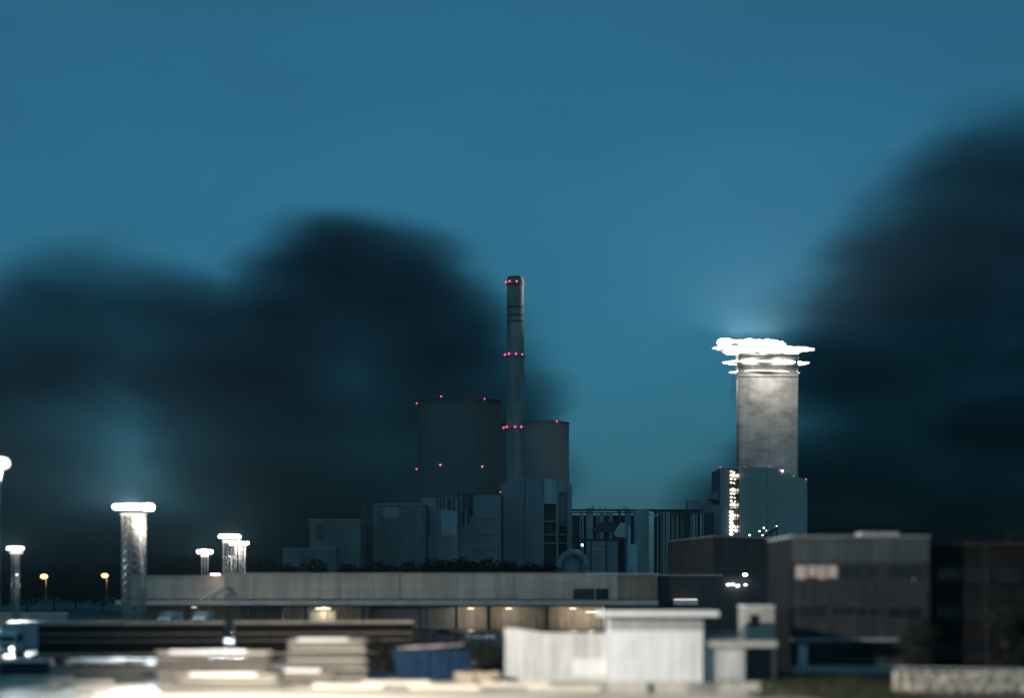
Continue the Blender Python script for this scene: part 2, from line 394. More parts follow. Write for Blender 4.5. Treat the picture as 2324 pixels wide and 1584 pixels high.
# ------------------------------------------------------------------ chimney
d = 1290; cx, cy = X(1166, d), d; s = d / FPX
t = thing('chimney', 'tall slender concrete chimney ringed with red warning lights', 'chimney', (cx, cy, 0))
H = Z(634, d)
m = MB((cx, cy, 0)); m.lathe([(22.5 * s, 0), (21.5 * s, H * 0.35), (19.6 * s, H * 0.8), (18.8 * s, H)], (cx + 1.2, cy, 0), 40); m.build('shaft', 'chimney_concrete', t)
m = MB((cx, cy, 0)); m.lathe([(17.6 * s, H), (17.6 * s, H + 2.6 * s * 2), (15.5 * s, H + 2.6 * s * 2), (15.5 * s, H)], (cx + 1.2, cy, 0), 40, cap=False); m.build('cap', 'chimney_dark', t)
for v, hh in ((650, 1.0), (700, 1.6), (718, 1.2), (733, 1.4)):
    m = MB((cx, cy, 0)); r = (18.9 + (v - 634) * 0.0055) * s
    m.lathe([(r, 0), (r + 0.15, 0), (r + 0.15, hh), (r, hh)], (cx + 1.2, cy, Z(v, d)), 40, cap=False); m.build('band', 'chimney_dark', t)
for v, us in ((640, (1152, 1160, 1176, 1190)), (805, (1148, 1157, 1173, 1187)), (971, (1145, 1152, 1171, 1185)), (1118, (1138, 1146))):
    z = Z(v + 3, d); r = (18.8 + (v - 634) * 0.0055) * s
    m = MB((cx, cy, 0)); m.lathe([(r, 0), (r + 1.1, 0), (r + 1.1, 0.35), (r, 0.35)], (cx + 1.2, cy, z - 0.5), 40, cap=False); pf = m.build('platform', 'chimney_dark', t)
    for u in us:
        dx = (u - 1169.5 if v < 700 else u - 1168) * s; R = r + 1.2; dx = max(-R, min(R, dx))
        dy = -math.sqrt(max(0, R * R - dx * dx))
        if v > 1100: dx, dy = (u - 1166) * s, -62
        MB((cx, cy, 0)).ball((cx + dx, cy + dy, Z(v - (2 if abs(dx) < r * 0.9 else 0), d + dy)), 2.5 * s, 8, 6).build('warning_light', 'warning_glow', t)

# ------------------------------------------------------------------ boiler houses
def block(mb, pts, d, dep): return mb.prism([(X(u, d), Z(v, d) if v is not None else 0) for u, v in pts], d, d + dep)
d = 1225; off = (X(1190, d), d, 0)
t = thing('boiler_house', 'tall grey boiler house with sloping roof at the foot of the chimney', 'power station', off)
m = MB(off); block(m, [(1137, None), (1235, None), (1235, 1089), (1187, 1082), (1152, 1087), (1143, 1099), (1137, 1100)], d, 40); m.build('wall', 'boiler_clad', t)
m = MB(off); block(m, [(1235.3, 1144), (1262, 1144), (1262, 1090), (1251, 1088), (1235.3, 1087)], d - 2, 30); m.build('side_panel', 'boiler_pale', t)
m = MB(off); block(m, [(1262.5, 1118), (1299, 1118), (1299, 1105), (1290, 1095), (1278, 1091), (1262.5, 1090)], d - 1, 30); m.build('roof_hood', 'boiler_mid', t)
m = MB(off); B(m, 1236, 1296, 1118.5, None, d + 8, 22); m.build('recess', 'dark_steel', t)
for u0, u1 in ((1262, 1268), (1287, 1298)):
    m = MB(off); B(m, u0, u1, 1118.3, None, d - 1, 8); m.build('column', 'boiler_mid', t)
m = MB(off); B(m, 1268.5, 1286, 1119, 1195, d + 4, 3); m.build('louvre_panel', 'boiler_clad', t)
for v in (1182, 1212, 1232):
    m = MB(off); B(m, 1236.5, 1286, v, v + 4, d + 2, 5); m.build('floor_beam', 'boiler_clad', t)
m = MB(off); B(m, 1140, 1142.5, 1125, 1280, d - 0.7, 0.6); B(m, 1190, 1191.5, 1092, 1280, d - 0.5, 0.4); m.build('downpipe', 'dark_steel', t)

d = 1200; off = (X(1090, d), d, 0)
t = thing('boiler_house', 'lower boiler house with black pipes up its face, before the broad cooling tower', 'power station', off)
m = MB(off); B(m, 1040, 1136.5, 1121.5, None, d, 40); m.build('wall', 'boiler_clad', t)
m = MB(off); B(m, 1039, 1137, 1119, 1122.3, d - 1, 42); m.build('parapet', 'dark_steel', t)
for u, v1, r in ((1042, 1205, 1.6), (1052, 1196, 2.2), (1064, 1190, 1.6), (1071, 1175, 1.8), (1066, 1168, 2.6), (1058, 1160, 1.2)):
    m = MB(off); m.bar((X(u, d), d - 1.2, Z(1121, d)), (X(u, d), d - 1.2, Z(v1, d)), r * 0.31, 8); m.build('pipe', 'dark_steel', t)
for v in (1180, 1215, 1250):
    m = MB(off); B(m, 1076, 1135, v, v + 1.2, d - 0.3, 0.25); m.build('cladding_seam', 'dark_steel', t)

d = 1185; off = (X(1000, d), d, 0)
t = thing('filter_building', 'pale stepped filter building with vertical ducts, left of the pipe covered boiler house', 'power station', off)
m = MB(off); B(m, 958, 1039.5, 1131, 1160, d + 12, 30); m.build('upper_storey', 'boiler_mid', t)
m = MB(off); block(m, [(967, None), (1039.7, None), (1039.7, 1161), (1005, 1157), (985, 1153), (967, 1152)], d, 30); m.build('wall', 'boiler_mid', t)
for u in (990, 998, 1006, 1015, 1019, 1028):
    m = MB(off); B(m, u, u + 3.2, 1132, 1158, d + 10.5, 1.4); m.build('duct', 'dark_steel', t)
m = MB(off); B(m, 966, 975, 1156, 1216, d - 0.8, 0.7); m.build('shutter', 'dark_steel', t)
m = MB(off); B(m, 1001, 1036, 1162, 1216, d - 0.6, 0.5); m.build('cladding_panel', 'boiler_pale', t)

d = 1150; off = (X(890, d), d, 0)
t = thing('turbine_hall', 'long low grey turbine hall with a dark doorway strip', 'power station', off)
m = MB(off); block(m, [(846, None), (966, None), (966, 1148), (940, 1146), (846, 1145)], d, 40); m.build('wall', 'boiler_warm', t)
m = MB(off); B(m, 819, 845.6, 1147, None, d + 2, 30); m.build('doorway_bay', 'dark_steel', t)
m = MB(off); B(m, 868, 906, 1152, 1174, d - 0.5, 0.45); m.build('wall_panel', 'boiler_mid', t)
m = MB(off); B(m, 845.8, 966.3, 1143.5, 1146.5, d - 0.9, 41.6); m.build('roof_edge', 'boiler_mid', t)
d = 1100; off = (X(770, d), d, 0)
t = thing('annex', 'dim flat roofed annex reaching left of the turbine hall', 'power station', off)
m = MB(off); B(m, 702, 818, 1181, None, d, 40); m.build('wall', 'boiler_warm', t)
m = MB(off); B(m, 700, 819, 1178.5, 1181.3, d - 1, 42); m.build('roof_edge', 'boiler_mid', t)
m = MB(off); B(m, 718, 734, 1190, 1225, d - 0.5, 0.45); m.build('shutter', 'dark_steel', t)
d = 1050; off = (X(700, d), d, 0)
t = thing('substation', 'small dark flat roofed building in front of the annex', 'building', off)
m = MB(off); B(m, 642, 762, 1247, None, d, 25); m.build('wall', 'boiler_warm', t)
m = MB(off); B(m, 640, 764, 1244.5, 1247.3, d - 1, 27); m.build('roof_edge', 'boiler_mid', t)

# ------------------------------------------------------------------ process plant between the boiler house and the smeared mast stand-in
d = 1120; off = (X(1450, d), d, 0)
t = thing('pipe_bridge', 'long open steel pipe bridge on tall columns right of the boiler house', 'industrial frame', off)
m = MB(off); B(m, 1298, 1592, 1156, 1159.5, d, 8); B(m, 1300, 1440, 1163, 1165, d + 1, 5); m.build('top_beam', 'dark_steel', t)
for u0, u1, v0, mt in ((1316, 1319, 1160, 'grey_steel'), (1322, 1324, 1160, 'pale_steel'), (1331, 1346, 1153, 'grey_steel'), (1354, 1357, 1166, 'grey_steel'), (1360, 1371, 1165, 'grey_steel'),
                   (1376, 1379, 1166, 'dark_steel'), (1382, 1390, 1165, 'grey_steel'), (1404, 1409, 1160, 'dark_steel'), (1418, 1432, 1160, 'grey_steel')):
    m = MB(off); B(m, u0, u1, v0, None, d + 1.5, 4); m.build('column', mt, t)
for v in (1190, 1226):
    m = MB(off); B(m, 1298, 1438, v, v + 2.5, d + 6, 2); m.build('walkway', 'dark_steel', t)
m = MB(off); B(m, 1299, 1438, 1170, None, d + 26, 4); m.build('rear_wall', 'dark_steel', t)
for u, h in ((1347, 8), (1362, 6), (1375, 5), (1417, 7), (1424, 6)):
    m = MB(off); m.bar((X(u, d), d + 3, Z(1156, d)), (X(u, d), d + 3, Z(1156 - h, d)), 0.35, 6); m.build('vent_pipe', 'grey_steel', t)

d = 1060; off = (X(1385, d), d, 0)
t = thing('hopper', 'dark coal hopper with a pale slanted chute on a steel deck', 'hopper', off)
m = MB(off); block(m, [(1345, 1207), (1392, 1207), (1401, 1192), (1394, 1184), (1366, 1184), (1345, 1200)], d, 9); m.build('bin', 'dark_steel', t)
m = MB(off); block(m, [(1392.5, 1211), (1399, 1220), (1420, 1220), (1419, 1187), (1408, 1187)], d - 1, 8); m.build('chute', 'pale_steel', t)
m = MB(off); B(m, 1297, 1414, 1223, 1226, d - 3, 12); m.build('deck', 'dark_steel', t)
for u in (1300, 1340, 1377, 1412):
    m = MB(off); B(m, u, u + 3, 1226.2, None, d + 1, 1.2); m.build('post', 'dark_steel', t)
m = MB(off); B(m, 1425, 1431, 1195, 1240, d, 3); m.build('drop_pipe', 'pale_steel', t)
d = 1045; off = (X(1365, d), d, 0)
t = thing('pump_house', 'small pale panelled pump house under the hopper deck', 'building', off)
m = MB(off); B(m, 1343, 1374, 1228, None, d, 9); m.build('wall', 'boiler_mid', t)
m = MB(off); B(m, 1342, 1404, 1226.3, 1228.6, d - 0.5, 10); m.build('roof', 'dark_steel', t)
m = MB(off); B(m, 1377, 1402, 1229, None, d + 1, 8); m.build('side_wing', 'boiler_clad', t)
m = MB(off)
for v in (1239, 1252, 1264): B(m, 1343.5, 1373.5, v, v + 1, d - 0.3, 0.25)
m.build('cladding_seams', 'dark_steel', t)
m = MB(off); B(m, 1374.3, 1376.6, 1228.8, None, d - 0.4, 3); m.build('ladder', 'dark_steel', t)
d = 1030; off = (X(1301, d), d, 0)
t = thing('arched_duct', 'big grey duct arching down to the ground beside the pump house', 'duct', off)
pts = [(X(1300 + 33 * cos(a), d), d, Z(1292 - 38 * sin(a), d)) for a in [pi * i / 12 for i in range(13)]]
m = MB(off); m.tube(pts, 8 * d / FPX, 12)
for p in pts[1:-1]: m.ball(p, 8 * d / FPX, 12, 8)
m.bar(pts[0], (pts[0][0], d, 0), 8 * d / FPX, 12); m.bar(pts[-1], (pts[-1][0], d, 0), 8 * d / FPX, 12); m.build('pipe', 'grey_steel', t)
m = MB(off); m.lathe([(0.1, 0), (23 * d / FPX, 0), (23 * d / FPX, 20), (20 * d / FPX, 25), (0.1, 27)], (X(1299, d), d + 6, 0), 24); m.build('drum', 'boiler_mid', t)
m = MB(off); m.ball((X(1321, d), d - 3, Z(1238, d)), 0.75, 8, 6); m.build('bulkhead_lamp', 'lamp_white', t)
m = MB(off); m.bar((X(1321, d), d - 3, Z(1241, d)), (X(1321, d), d - 3, 0), 0.15, 6); m.build('lamp_post', 'dark_steel', t)
d = 1040; off = (X(1436, d), d, 0)
t = thing('storage_tank', 'short pale storage tank between the pump house and the tall grey panel tower', 'tank', off)
m = MB(off); m.lathe([(3.6, 0), (3.6, Z(1240, d)), (2.6, Z(1236, d)), (0.1, Z(1234.5, d))], (X(1436, d), d, 0), 28); m.build('shell', 'pale_steel', t)
m = MB(off); m.lathe([(3.6, 0), (3.72, 0), (3.72, 0.25), (3.6, 0.25)], (X(1436, d), d, Z(1255, d)), 28, cap=False); m.build('hoop', 'grey_steel', t)
d = 1100; off = (X(1456, d), d, 0)
t = thing('panel_tower', 'plain tall grey clad tower beside a narrow blue gap of sky', 'industrial tower', off)
m = MB(off); block(m, [(1439, None), (1473, None), (1473, 1158), (1462, 1156), (1439, 1157.5)], d, 10); m.build('wall', 'grey_steel', t)
m = MB(off); B(m, 1466, 1468, 1160, 1270, d - 0.4, 0.35); m.build('downpipe', 'boiler_clad', t)
m = MB(off); m.beam((X(1473.5, d), d + 1, Z(1167, d)), (X(1485, d), d + 1, Z(1172, d)), 1, 0.9); m.beam((X(1485, d), d + 1, Z(1172, d)), (X(1497, d), d + 1, Z(1167, d)), 1, 0.9); m.build('brace', 'pale_steel', t)
d = 1105; off = (X(1510, d), d, 0)
t = thing('filter_tower', 'dark ribbed filter tower just right of the narrow blue gap', 'industrial tower', off)
m = MB(off); B(m, 1488, 1522, 1160, None, d + 3, 12); m.build('wall', 'dark_steel', t)
m = MB(off); B(m, 1484, 1524, 1156.5, 1160, d + 1, 15); m.build('roof', 'dark_steel', t)
for u0, u1, mt in ((1491, 1494, 'grey_steel'), (1499, 1502, 'boiler_clad'), (1504, 1509, 'grey_steel'), (1511, 1521, 'grey_steel')):
    m = MB(off); B(m, u0, u1, 1162, None, d, 2.8); m.build('duct', mt, t)
d = 1130; off = (X(1560, d), d, 0)
t = thing('louvred_hall', 'hall with a facade of alternating dark and pale vertical strips', 'industrial hall', off)
m = MB(off); B(m, 1523, 1619, 1166, None, d + 2, 25); m.build('wall', 'dark_steel', t)
m = MB(off); B(m, 1521, 1592, 1160, 1166, d, 28); m.build('roof_beam', 'boiler_clad', t)
for u0, u1, mt in ((1524, 1529, 'grey_steel'), (1531, 1533, 'grey_steel'), (1536, 1539, 'pale_steel'), (1545, 1546, 'pale_steel'), (1549, 1551, 'grey_steel'), (1566, 1570, 'grey_steel'), (1572, 1577, 'pale_steel'),
                   (1579, 1583, 'grey_steel'), (1589, 1593, 'pale_steel'), (1595, 1598, 'grey_steel')):
    m = MB(off); B(m, u0, u1, 1166.3, None, d, 1.8); m.build('fin', mt, t)
m = MB(off); B(m, 1560, 1586, 1136, 1159.8, d + 3, 8); B(m, 1586.2, 1591, 1137, 1159.8, d + 4, 7); m.build('plant_box', 'boiler_mid', t)
m = MB(off); B(m, 1593.2, 1634, 1146, None, d + 14, 20); m.build('end_wall', 'boiler_clad', t)
d = 1090; off = (X(1610, d), d, 0)
t = thing('lattice_tower', 'dark square lattice tower at the end of the striped hall', 'lattice tower', off)
m = MB(off); x0, x1 = X(1602, d), X(1619, d); zt = Z(1164, d); n = 7
for yy in (d, d + x1 - x0):
    for xx in (x0, x1): m.bar((xx, yy, 0), (xx, yy, zt), 0.22, 5)
    for i in range(n + 1): m.bar((x0, yy, zt * i / n), (x1, yy, zt * i / n), 0.14, 5)
    for i in range(n): m.bar((x0 if i % 2 else x1, yy, zt * i / n), (x1 if i % 2 else x0, yy, zt * (i + 1) / n), 0.12, 5)
m.build('frame', 'dark_steel', t)

# ------------------------------------------------------------------ block with the lit stair
d = 1300; off = (X(1740, d), d, 0)
t = thing('bunker_block', 'huge windowless grey block with a brightly lit open stair up its edge', 'power station', off)
m = MB(off); B(m, 1634, 1654.6, 1062.5, None, d, 55); m.build('stair_core', 'boiler_mid', t)
m = MB(off); block(m, [(1678, None), (1832, None), (1832, 1090), (1800, 1079), (1772, 1066), (1745, 1061), (1678, 1061)], d, 55); m.build('wall', 'block_clad', t)
m = MB(off); B(m, 1654.8, 1677.8, 1063, None, d + 9, 20); m.build('stair_back', 'boiler_pale', t)
m = MB(off); B(m, 1652, 1680, 1060.5, 1063, d - 1, 9); m.build('stair_roof', 'pale_steel', t)
m = MB(off); B(m, 1741, 1742.5, 1066, 1206, d - 0.6, 0.5); B(m, 1685, 1738, 1088, 1089.5, d - 0.5, 0.45); m.build('cladding_seams', 'boiler_mid', t)
m = MB(off); B(m, 1700, 1765, 1100, 1180, d - 0.35, 0.3); m.build('cladding_panel', 'block_clad', t)
m = MB(off); block(m, [(1612, 1132), (1633.6, 1137), (1633.6, 1108), (1622, 1118)], d + 6, 18); m.build('intake_hood', 'boiler_mid', t)
m = MB(off)
for u in (1655.6, 1676.6): m.bar((X(u, d), d + 0.6, 0), (X(u, d), d + 0.6, Z(1063, d)), 0.35, 6)
m.bar((X(1672, d), d + 0.4, 0), (X(1672, d), d + 0.4, Z(1066, d)), 0.3, 6)
lv = [1066 + i * 8.35 for i in range(18)]
for i, v in enumerate(lv):
    B(m, 1654.9, 1677.6, v, v + 1.1, d + 0.5, 7)
    a, b = ((1657, 1674) if i % 2 else (1674, 1657))
    if i < 17: m.beam((X(a, d), d + 2.5, Z(v + 8.3, d)), (X(b, d), d + 2.5, Z(v, d)), 1.4, 0.35)
m.build('stair_frame', 'dark_steel', t)
for i, v in enumerate(lv):
    big = i >= 11
    if i in (4, 10): continue
    m = MB(off); m.ball((X(1659.5, d), d - 0.2, Z(v + 4.6, d)), (1.45 if big else 1.05), 10, 7, 1.0, 0.7, 0.72)
    m.build('stair_lamp', 'lamp_white' if big else 'lamp_warm', t)
    if not big:
        m = MB(off); m.ball((X(1666.5 + (i % 3), d), d + 1.0, Z(v + 5.8, d)), 0.75, 8, 6); m.build('stair_lamp', 'flood_soft', t)
m = MB(off); m.ball((X(1670.5, d), d - 0.4, Z(1205, d)), 1.15, 10, 7); m.build('stair_lamp', 'lamp_white', t)
m = MB(off); m.ball((X(1673, d), d - 0.6, Z(1080, d)), 1.0, 10, 7); m.build('stair_lamp', 'lamp_white', t)
for i in (1, 5, 9, 12, 15):
    lamp('stair_light', 'POINT', (X(1666, d), d + 5, Z(lv[i] + 3, d)), 3000, (1, .85, .65), t, size=0.6, off=off)
for u, v, r, mt in ((1634.5, 1061, 1.5, 'warning_glow'), (1689, 1060, 1.2, 'warning_faint'), (1745, 1059.5, 1.5, 'warning_faint'), (1770.5, 1067, 2.0, 'warning_glow'), (1775.5, 1069, 2.4, 'lamp_white'),
                    (1801, 1080.5, 1.9, 'lamp_dim'), (1829, 1088, 1.7, 'warning_glow')):
    m = MB(off); m.ball((X(u, d), d - 0.5, Z(v, d)), r * d / FPX, 8, 6); m.build('roof_light', mt, t)

d = 1240; off = (X(1745, d), d, 0)
t = thing('loading_conveyor', 'dark inclined conveyor with small white lamps at the foot of the grey block', 'conveyor', off)
m = MB(off); m.beam((X(1731, d), d, Z(1217, d)), (X(1764, d), d, Z(1196, d)), 4, 3.2); m.build('gallery', 'dark_steel', t)
m = MB(off); m.beam((X(1733, d), d - 2.4, Z(1212, d)), (X(1762, d), d - 2.4, Z(1194, d)), 0.5, 1.2); m.build('side_plate', 'grey_steel', t)
m = MB(off)
for u, v in ((1735, 1214), (1750, 1205), (1762, 1198)): m.bar((X(u, d), d, 0), (X(u, d), d, Z(v, d)), 0.5, 6)
m.build('trestle', 'dark_steel', t)
for u, v, r in ((1699.6, 1215.6, 2.2), (1722, 1206.6, 1.8), (1731.8, 1199, 1.7), (1737.5, 1205, 1.1), (1729, 1215.5, 1.7), (1761, 1195, 1.2)):
    m = MB(off); m.ball((X(u, d), d - 3.5, Z(v, d)), r * d / FPX, 8, 6); m.build('work_lamp', 'lamp_white', t)
    m = MB(off); m.bar((X(u, d), d - 3, Z(v + 1, d)), (X(u, d), d - 3, 0), 0.18, 5); m.build('lamp_post', 'dark_steel', t)

# ------------------------------------------------------------------ smeared floodlight mast, built as an oversized solid tower behind the block
d = 1420; s = d / FPX; cx = X(1744, d); off = (cx, d, 0)
t = thing('smeared_mast_tower', 'broad solid stand-in for a motion-smeared floodlight mast, dazzling white crown, behind the grey block', 'stand-in light tower', off)
hw = 68 * s; hd = 8.0
def rounded(cx_, cy_, a, b, r, n=5):
    out = []
    for qx, qy, a0 in ((1, -1, -pi / 2), (1, 1, 0), (-1, 1, pi / 2), (-1, -1, pi)):
        for k in range(n + 1):
            th = a0 + pi / 2 * k / n
            out.append((cx_ + qx * (a - r) + r * cos(th), cy_ + qy * (b - r) + r * sin(th)))
    return out
zt = Z(803, d)
m = MB(off); m.slab(rounded(cx, d + hd, hw, hd, 1.2), 0, zt); m.build('shaft', 'smeared_mast_shaft', t)
for v in (806, 811, 829, 833, 854):
    m = MB(off); o_ = 0.5; z = Z(v, d)
    m.slab(rounded(cx, d + hd, hw + o_, hd + o_, 1.3), z - 0.25, z + 0.25); m.build('smeared_mast_ledge', 'smeared_mast_shaft', t)
def lamp_ring(v0, v1, u0, u1, name, mt, n, yb=3, seed=1, slope=0):
    """a thin deck carrying single floodlight boxes all round its edge"""
    rnd = random.Random(seed)
    c = (X((u0 + u1) / 2, d), d + hd, (Z(v0, d) + Z(v1, d)) / 2); a = (u1 - u0) / 2 * s; h = abs(v1 - v0) / 2 * s; b_ = hd + yb
    m = MB(off); m.lathe([(0.1, -h * .5), (a * .93, -h * .35), (a * .96, 0), (a * .93, h * .4), (0.1, h * .5)], c, 56, 1, b_ / a)
    dk = m.build(name, 'pale_steel', t)
    for i in range(n):
        th = 2 * pi * (i + rnd.uniform(-.2, .2)) / n; ux, uy = cos(th), sin(th)
        px, py = c[0] + a * .95 * ux, c[1] + b_ * .98 * uy; ln = a * pi / n * rnd.uniform(.75, 1.3)
        hh = h * rnd.uniform(.55, 1.05) * 2; zz = c[2] + rnd.uniform(-.25, .25) * h - slope * ux * h
        tx, ty = -uy * a, ux * b_; q = math.hypot(tx, ty); tx, ty = tx / q, ty / q
        m = MB(off); m.capsule((px, py, zz), (tx, ty), ln * 1.5, 1.3, hh * .5); m.build('floodlight', mt if rnd.random() < .75 else 'flood_soft', dk)
lamp_ring(768, 786, 1634, 1782, 'upper_lamp_deck', 'flood_glow', 22, 3, 1, .25)
lamp_ring(783, 794, 1628, 1845, 'main_lamp_deck', 'flood_soft', 24, 4, 2, .2)
lamp_ring(790, 802, 1654, 1812, 'under_lamp_deck', 'flood_glow', 16, 2, 3)
lamp_ring(817.5, 824.5, 1650, 1829, 'middle_lamp_deck', 'flood_glow', 20, 2.5, 4, .3)
lamp_ring(840, 845, 1663, 1812, 'lower_lamp_deck', 'flood_soft', 16, 1.5, 5, .3)
m = MB(off)
for u in (1700, 1726, 1752, 1778): m.bar((X(u, d), d + hd, Z(803, d)), (X(u, d), d + hd, Z(772, d)), 1.2, 8)
m.build('crown_posts', 'grey_steel', t)
for k in (-0.55, 0.0, 0.55):
    lamp('crown_light', 'SPOT', (cx + k * hw, d - 17, Z(803, d)), 0.62e5, WARM, t, (cx + k * hw * 0.9, d, Z(1000, d)), 3, 100, 1.0, off)
for sx in (-1, 1):
    lamp('crown_light', 'SPOT', (cx + sx * (hw + 22), d + hd, Z(803, d)), 0.62e5, WARM, t, (cx, d + hd, Z(1000, d)), 3, 100, 1.0, off)
for u in (1665, 1700, 1735): lamp('halo_helper_light', 'SPOT', (X(u, d), d - 14, Z(770, d)), 3.2e6, COOL, t, (X(u, d), d - 30, Z(770, d) + 60), 4, 175, 0.35, off)  # added upward spots, lighting only the haze to form the crown's halo

# ------------------------------------------------------------------ floodlight masts
def mast(u, vt, d, w_head, h_head, posts, vb, label, power=0, collar=None, post_r=1.0, ground=True, aim=None, u_off=0, lattice=False, halo_power=1.0e5, cone=150):
    cx = X(u, d); s = d / FPX; off = (cx, d, 0)
    t = thing('floodlight_mast', label, 'floodlight mast', off, 0, 'floodlight masts over the yard')
    if lattice:
        hwid = 21 * s; zt_ = Z(1172, d); nb = 15; cxm = X(304, d)
        cs = [(cxm + i * hwid, d + j * hwid) for i, j in ((-1, -1), (1, -1), (1, 1), (-1, 1))]
        for p in cs:
            m = MB(off); m.bar((*p, 0), (*p, zt_), 2.6 * s, 8); m.build('leg', 'galvanised', t)
        m = MB(off)
        for i in range(4):
            p, q = cs[i], cs[(i + 1) % 4]
            for k in range(nb):
                z0, z1 = zt_ * k / nb, zt_ * (k + 1) / nb
                m.bar((*p, z0), (*q, z1), 1.25 * s, 5); m.bar((*q, z0), (*p, z1), 1.25 * s, 5); m.bar((*p, z1), (*q, z1), 1.0 * s, 5)
        m.build('lattice_bracing', 'galvanised', t)
        m = MB(off); m.bar((cxm - 2 * s, d - hwid - .4, 0), (cxm - 2 * s, d - hwid - .4, zt_), 1.6 * s, 6); m.build('cable_duct', 'galvanised', t)
    for pu, pv, pr in posts:
        m = MB(off); m.bar((X(pu, d), d + (pu - u) * 0.4 * s, 0), (X(pu, d), d + (pu - u) * 0.4 * s, Z(pv, d)), pr * s, 8, pr * s * 0.9)
        m.build('post', 'galvanised', t)
    z = Z(vt, d); a = w_head / 2 * s; h = h_head / 2 * s
    rnd = random.Random(int(u))
    m = MB(off); m.lathe([(0.05, -h * .5), (a * .72, -h * .55), (a * .86, 0), (a * .72, h * .5), (0.05, h * .7)], (cx, d, z), 24, 1, .8); hd_ = m.build('lamp_ring', 'flood_glow', t)
    for k in range(10):
        th = 2 * pi * (k + .3) / 10; px, py = cx + a * .86 * cos(th), d + a * .66 * sin(th); zz = z + rnd.uniform(-.35, .25) * h
        m = MB(off); m.capsule((px, py, zz), (-sin(th), cos(th) * .8), a * .40, a * .14, h * rnd.uniform(.38, .6)); m.build('floodlight', 'flood_glow', hd_)
    m = MB(off)
    for k in range(8):
        th = 2 * pi * k / 8; m.beam((cx + a * .7 * cos(th), d + a * .7 * sin(th), z + h * .8), (cx + a * .2 * cos(th), d + a * .2 * sin(th), z + h * 1.25), 0.18 * s * 5, 0.12 * s * 5)
    m.build('head_frame', 'dark_steel', t)
    if collar:
        for cv, cw, ch in collar:
            m = MB(off); m.lathe([(cw / 2 * s * .8, -ch / 2 * s), (cw / 2 * s, 0), (cw / 2 * s * .85, ch / 2 * s), (0.02, ch / 2 * s)], (cx + u_off * s, d, Z(cv, d)), 24); m.build('lamp_collar', 'flood_soft', t)
    if power:
        lamp('mast_light', 'SPOT', (cx, d - 0.4 * a, z - h * 1.6), power, WARM, t, aim or (cx * 0.6, d - 60, 0), max(0.4, a * .5), cone, 0.9, off)
        lamp('halo_helper_light', 'SPOT', (cx, d - 1.1 * a, z), halo_power, COOL, t, (cx, d - 20, z + 45), 0.4, 175, 0.35, off)  # added upward spot, there only to raise a halo in the haze
    return t
mast(303, 1151, 300, 94, 19, [], None,
     'largest whole floodlight mast, wide glowing head on a pale lattice shaft', 65000, [(1168, 62, 5), (1173, 44, 4)], aim=(0, 328, 6), lattice=True, halo_power=5.5e5)
mast(521, 1218, 380, 50, 12, [(508, 1226, 1.6), (513, 1226, 1.0), (518, 1226, 1.4), (525, 1226, 1.8), (530, 1226, 1.2)], None,
     'floodlight mast with many thin posts behind the warehouse roof, taller of the close pair', 20000, [(1230, 30, 5)])
mast(543, 1234, 372, 44, 11, [(536, 1240, 1.6), (543, 1240, 1.2), (548, 1240, 1.2), (555, 1240, 1.6)], None,
     'floodlight mast crowded against a taller one behind the warehouse roof, lower of the pair', 20000)
mast(465, 1253, 420, 36, 13, [(459, 1260, 1.4), (465, 1260, 1.6), (471, 1260, 1.6)], None,
     'short floodlight mast by itself behind the warehouse, beside the close pair of masts', 14000, [(1262, 20, 5)])
mast(35, 1245, 290, 38, 9, [(28, 1252, 1.4), (35, 1252, 3.4), (41, 1252, 2.4)], None,
     'small headed floodlight mast standing in the dark near the far left road lamps', 26000, [(1254, 30, 6)], u_off=2)
mast(-3, 1051, 105, 36, 15, [(-9, 1058, 4)], None,
     'nearest floodlight mast, its glowing head cut by the left frame edge', 270000, None, aim=(18, 146, 3), halo_power=4e4, cone=124)

# ------------------------------------------------------------------ far road lamps
def road_lamp(u, v, d, r, mt, label, power, col):
    cx = X(u, d); off = (cx, d, 0); s = d / FPX
    t = thing('road_lamp', label, 'street lamp', off)
    m = MB(off); m.bar((cx + 0.5, d, 0), (cx + 0.5, d, Z(v, d) + .4), 0.10, 6); m.beam((cx + 0.5, d, Z(v, d) + .35), (cx - .6, d, Z(v, d) + .45), 0.1, 0.1); m.build('post', 'dark_steel', t)
    m = MB(off); m.ball((cx, d, Z(v, d)), r * s, 12, 8, 1.35, 1, 0.85); m.build('lamp_head', mt, t)
    lamp('road_light', 'POINT', (cx, d - 0.9, Z(v, d) - r * s - .3), power, col, t, None, 0.3, off=off)
road_lamp(100, 1309, 430, 6.5, 'lamp_orange', 'orange road lamp in the darkness, left one of two', 700, (1, .6, .3))
road_lamp(238, 1307, 430, 6.0, 'lamp_orange', 'orange road lamp close to the largest floodlight mast', 700, (1, .6, .3))
road_lamp(37, 1305, 430, 3.4, 'lamp_white', 'tiny white road lamp seen beside the small headed mast', 900, (1, .95, .9))

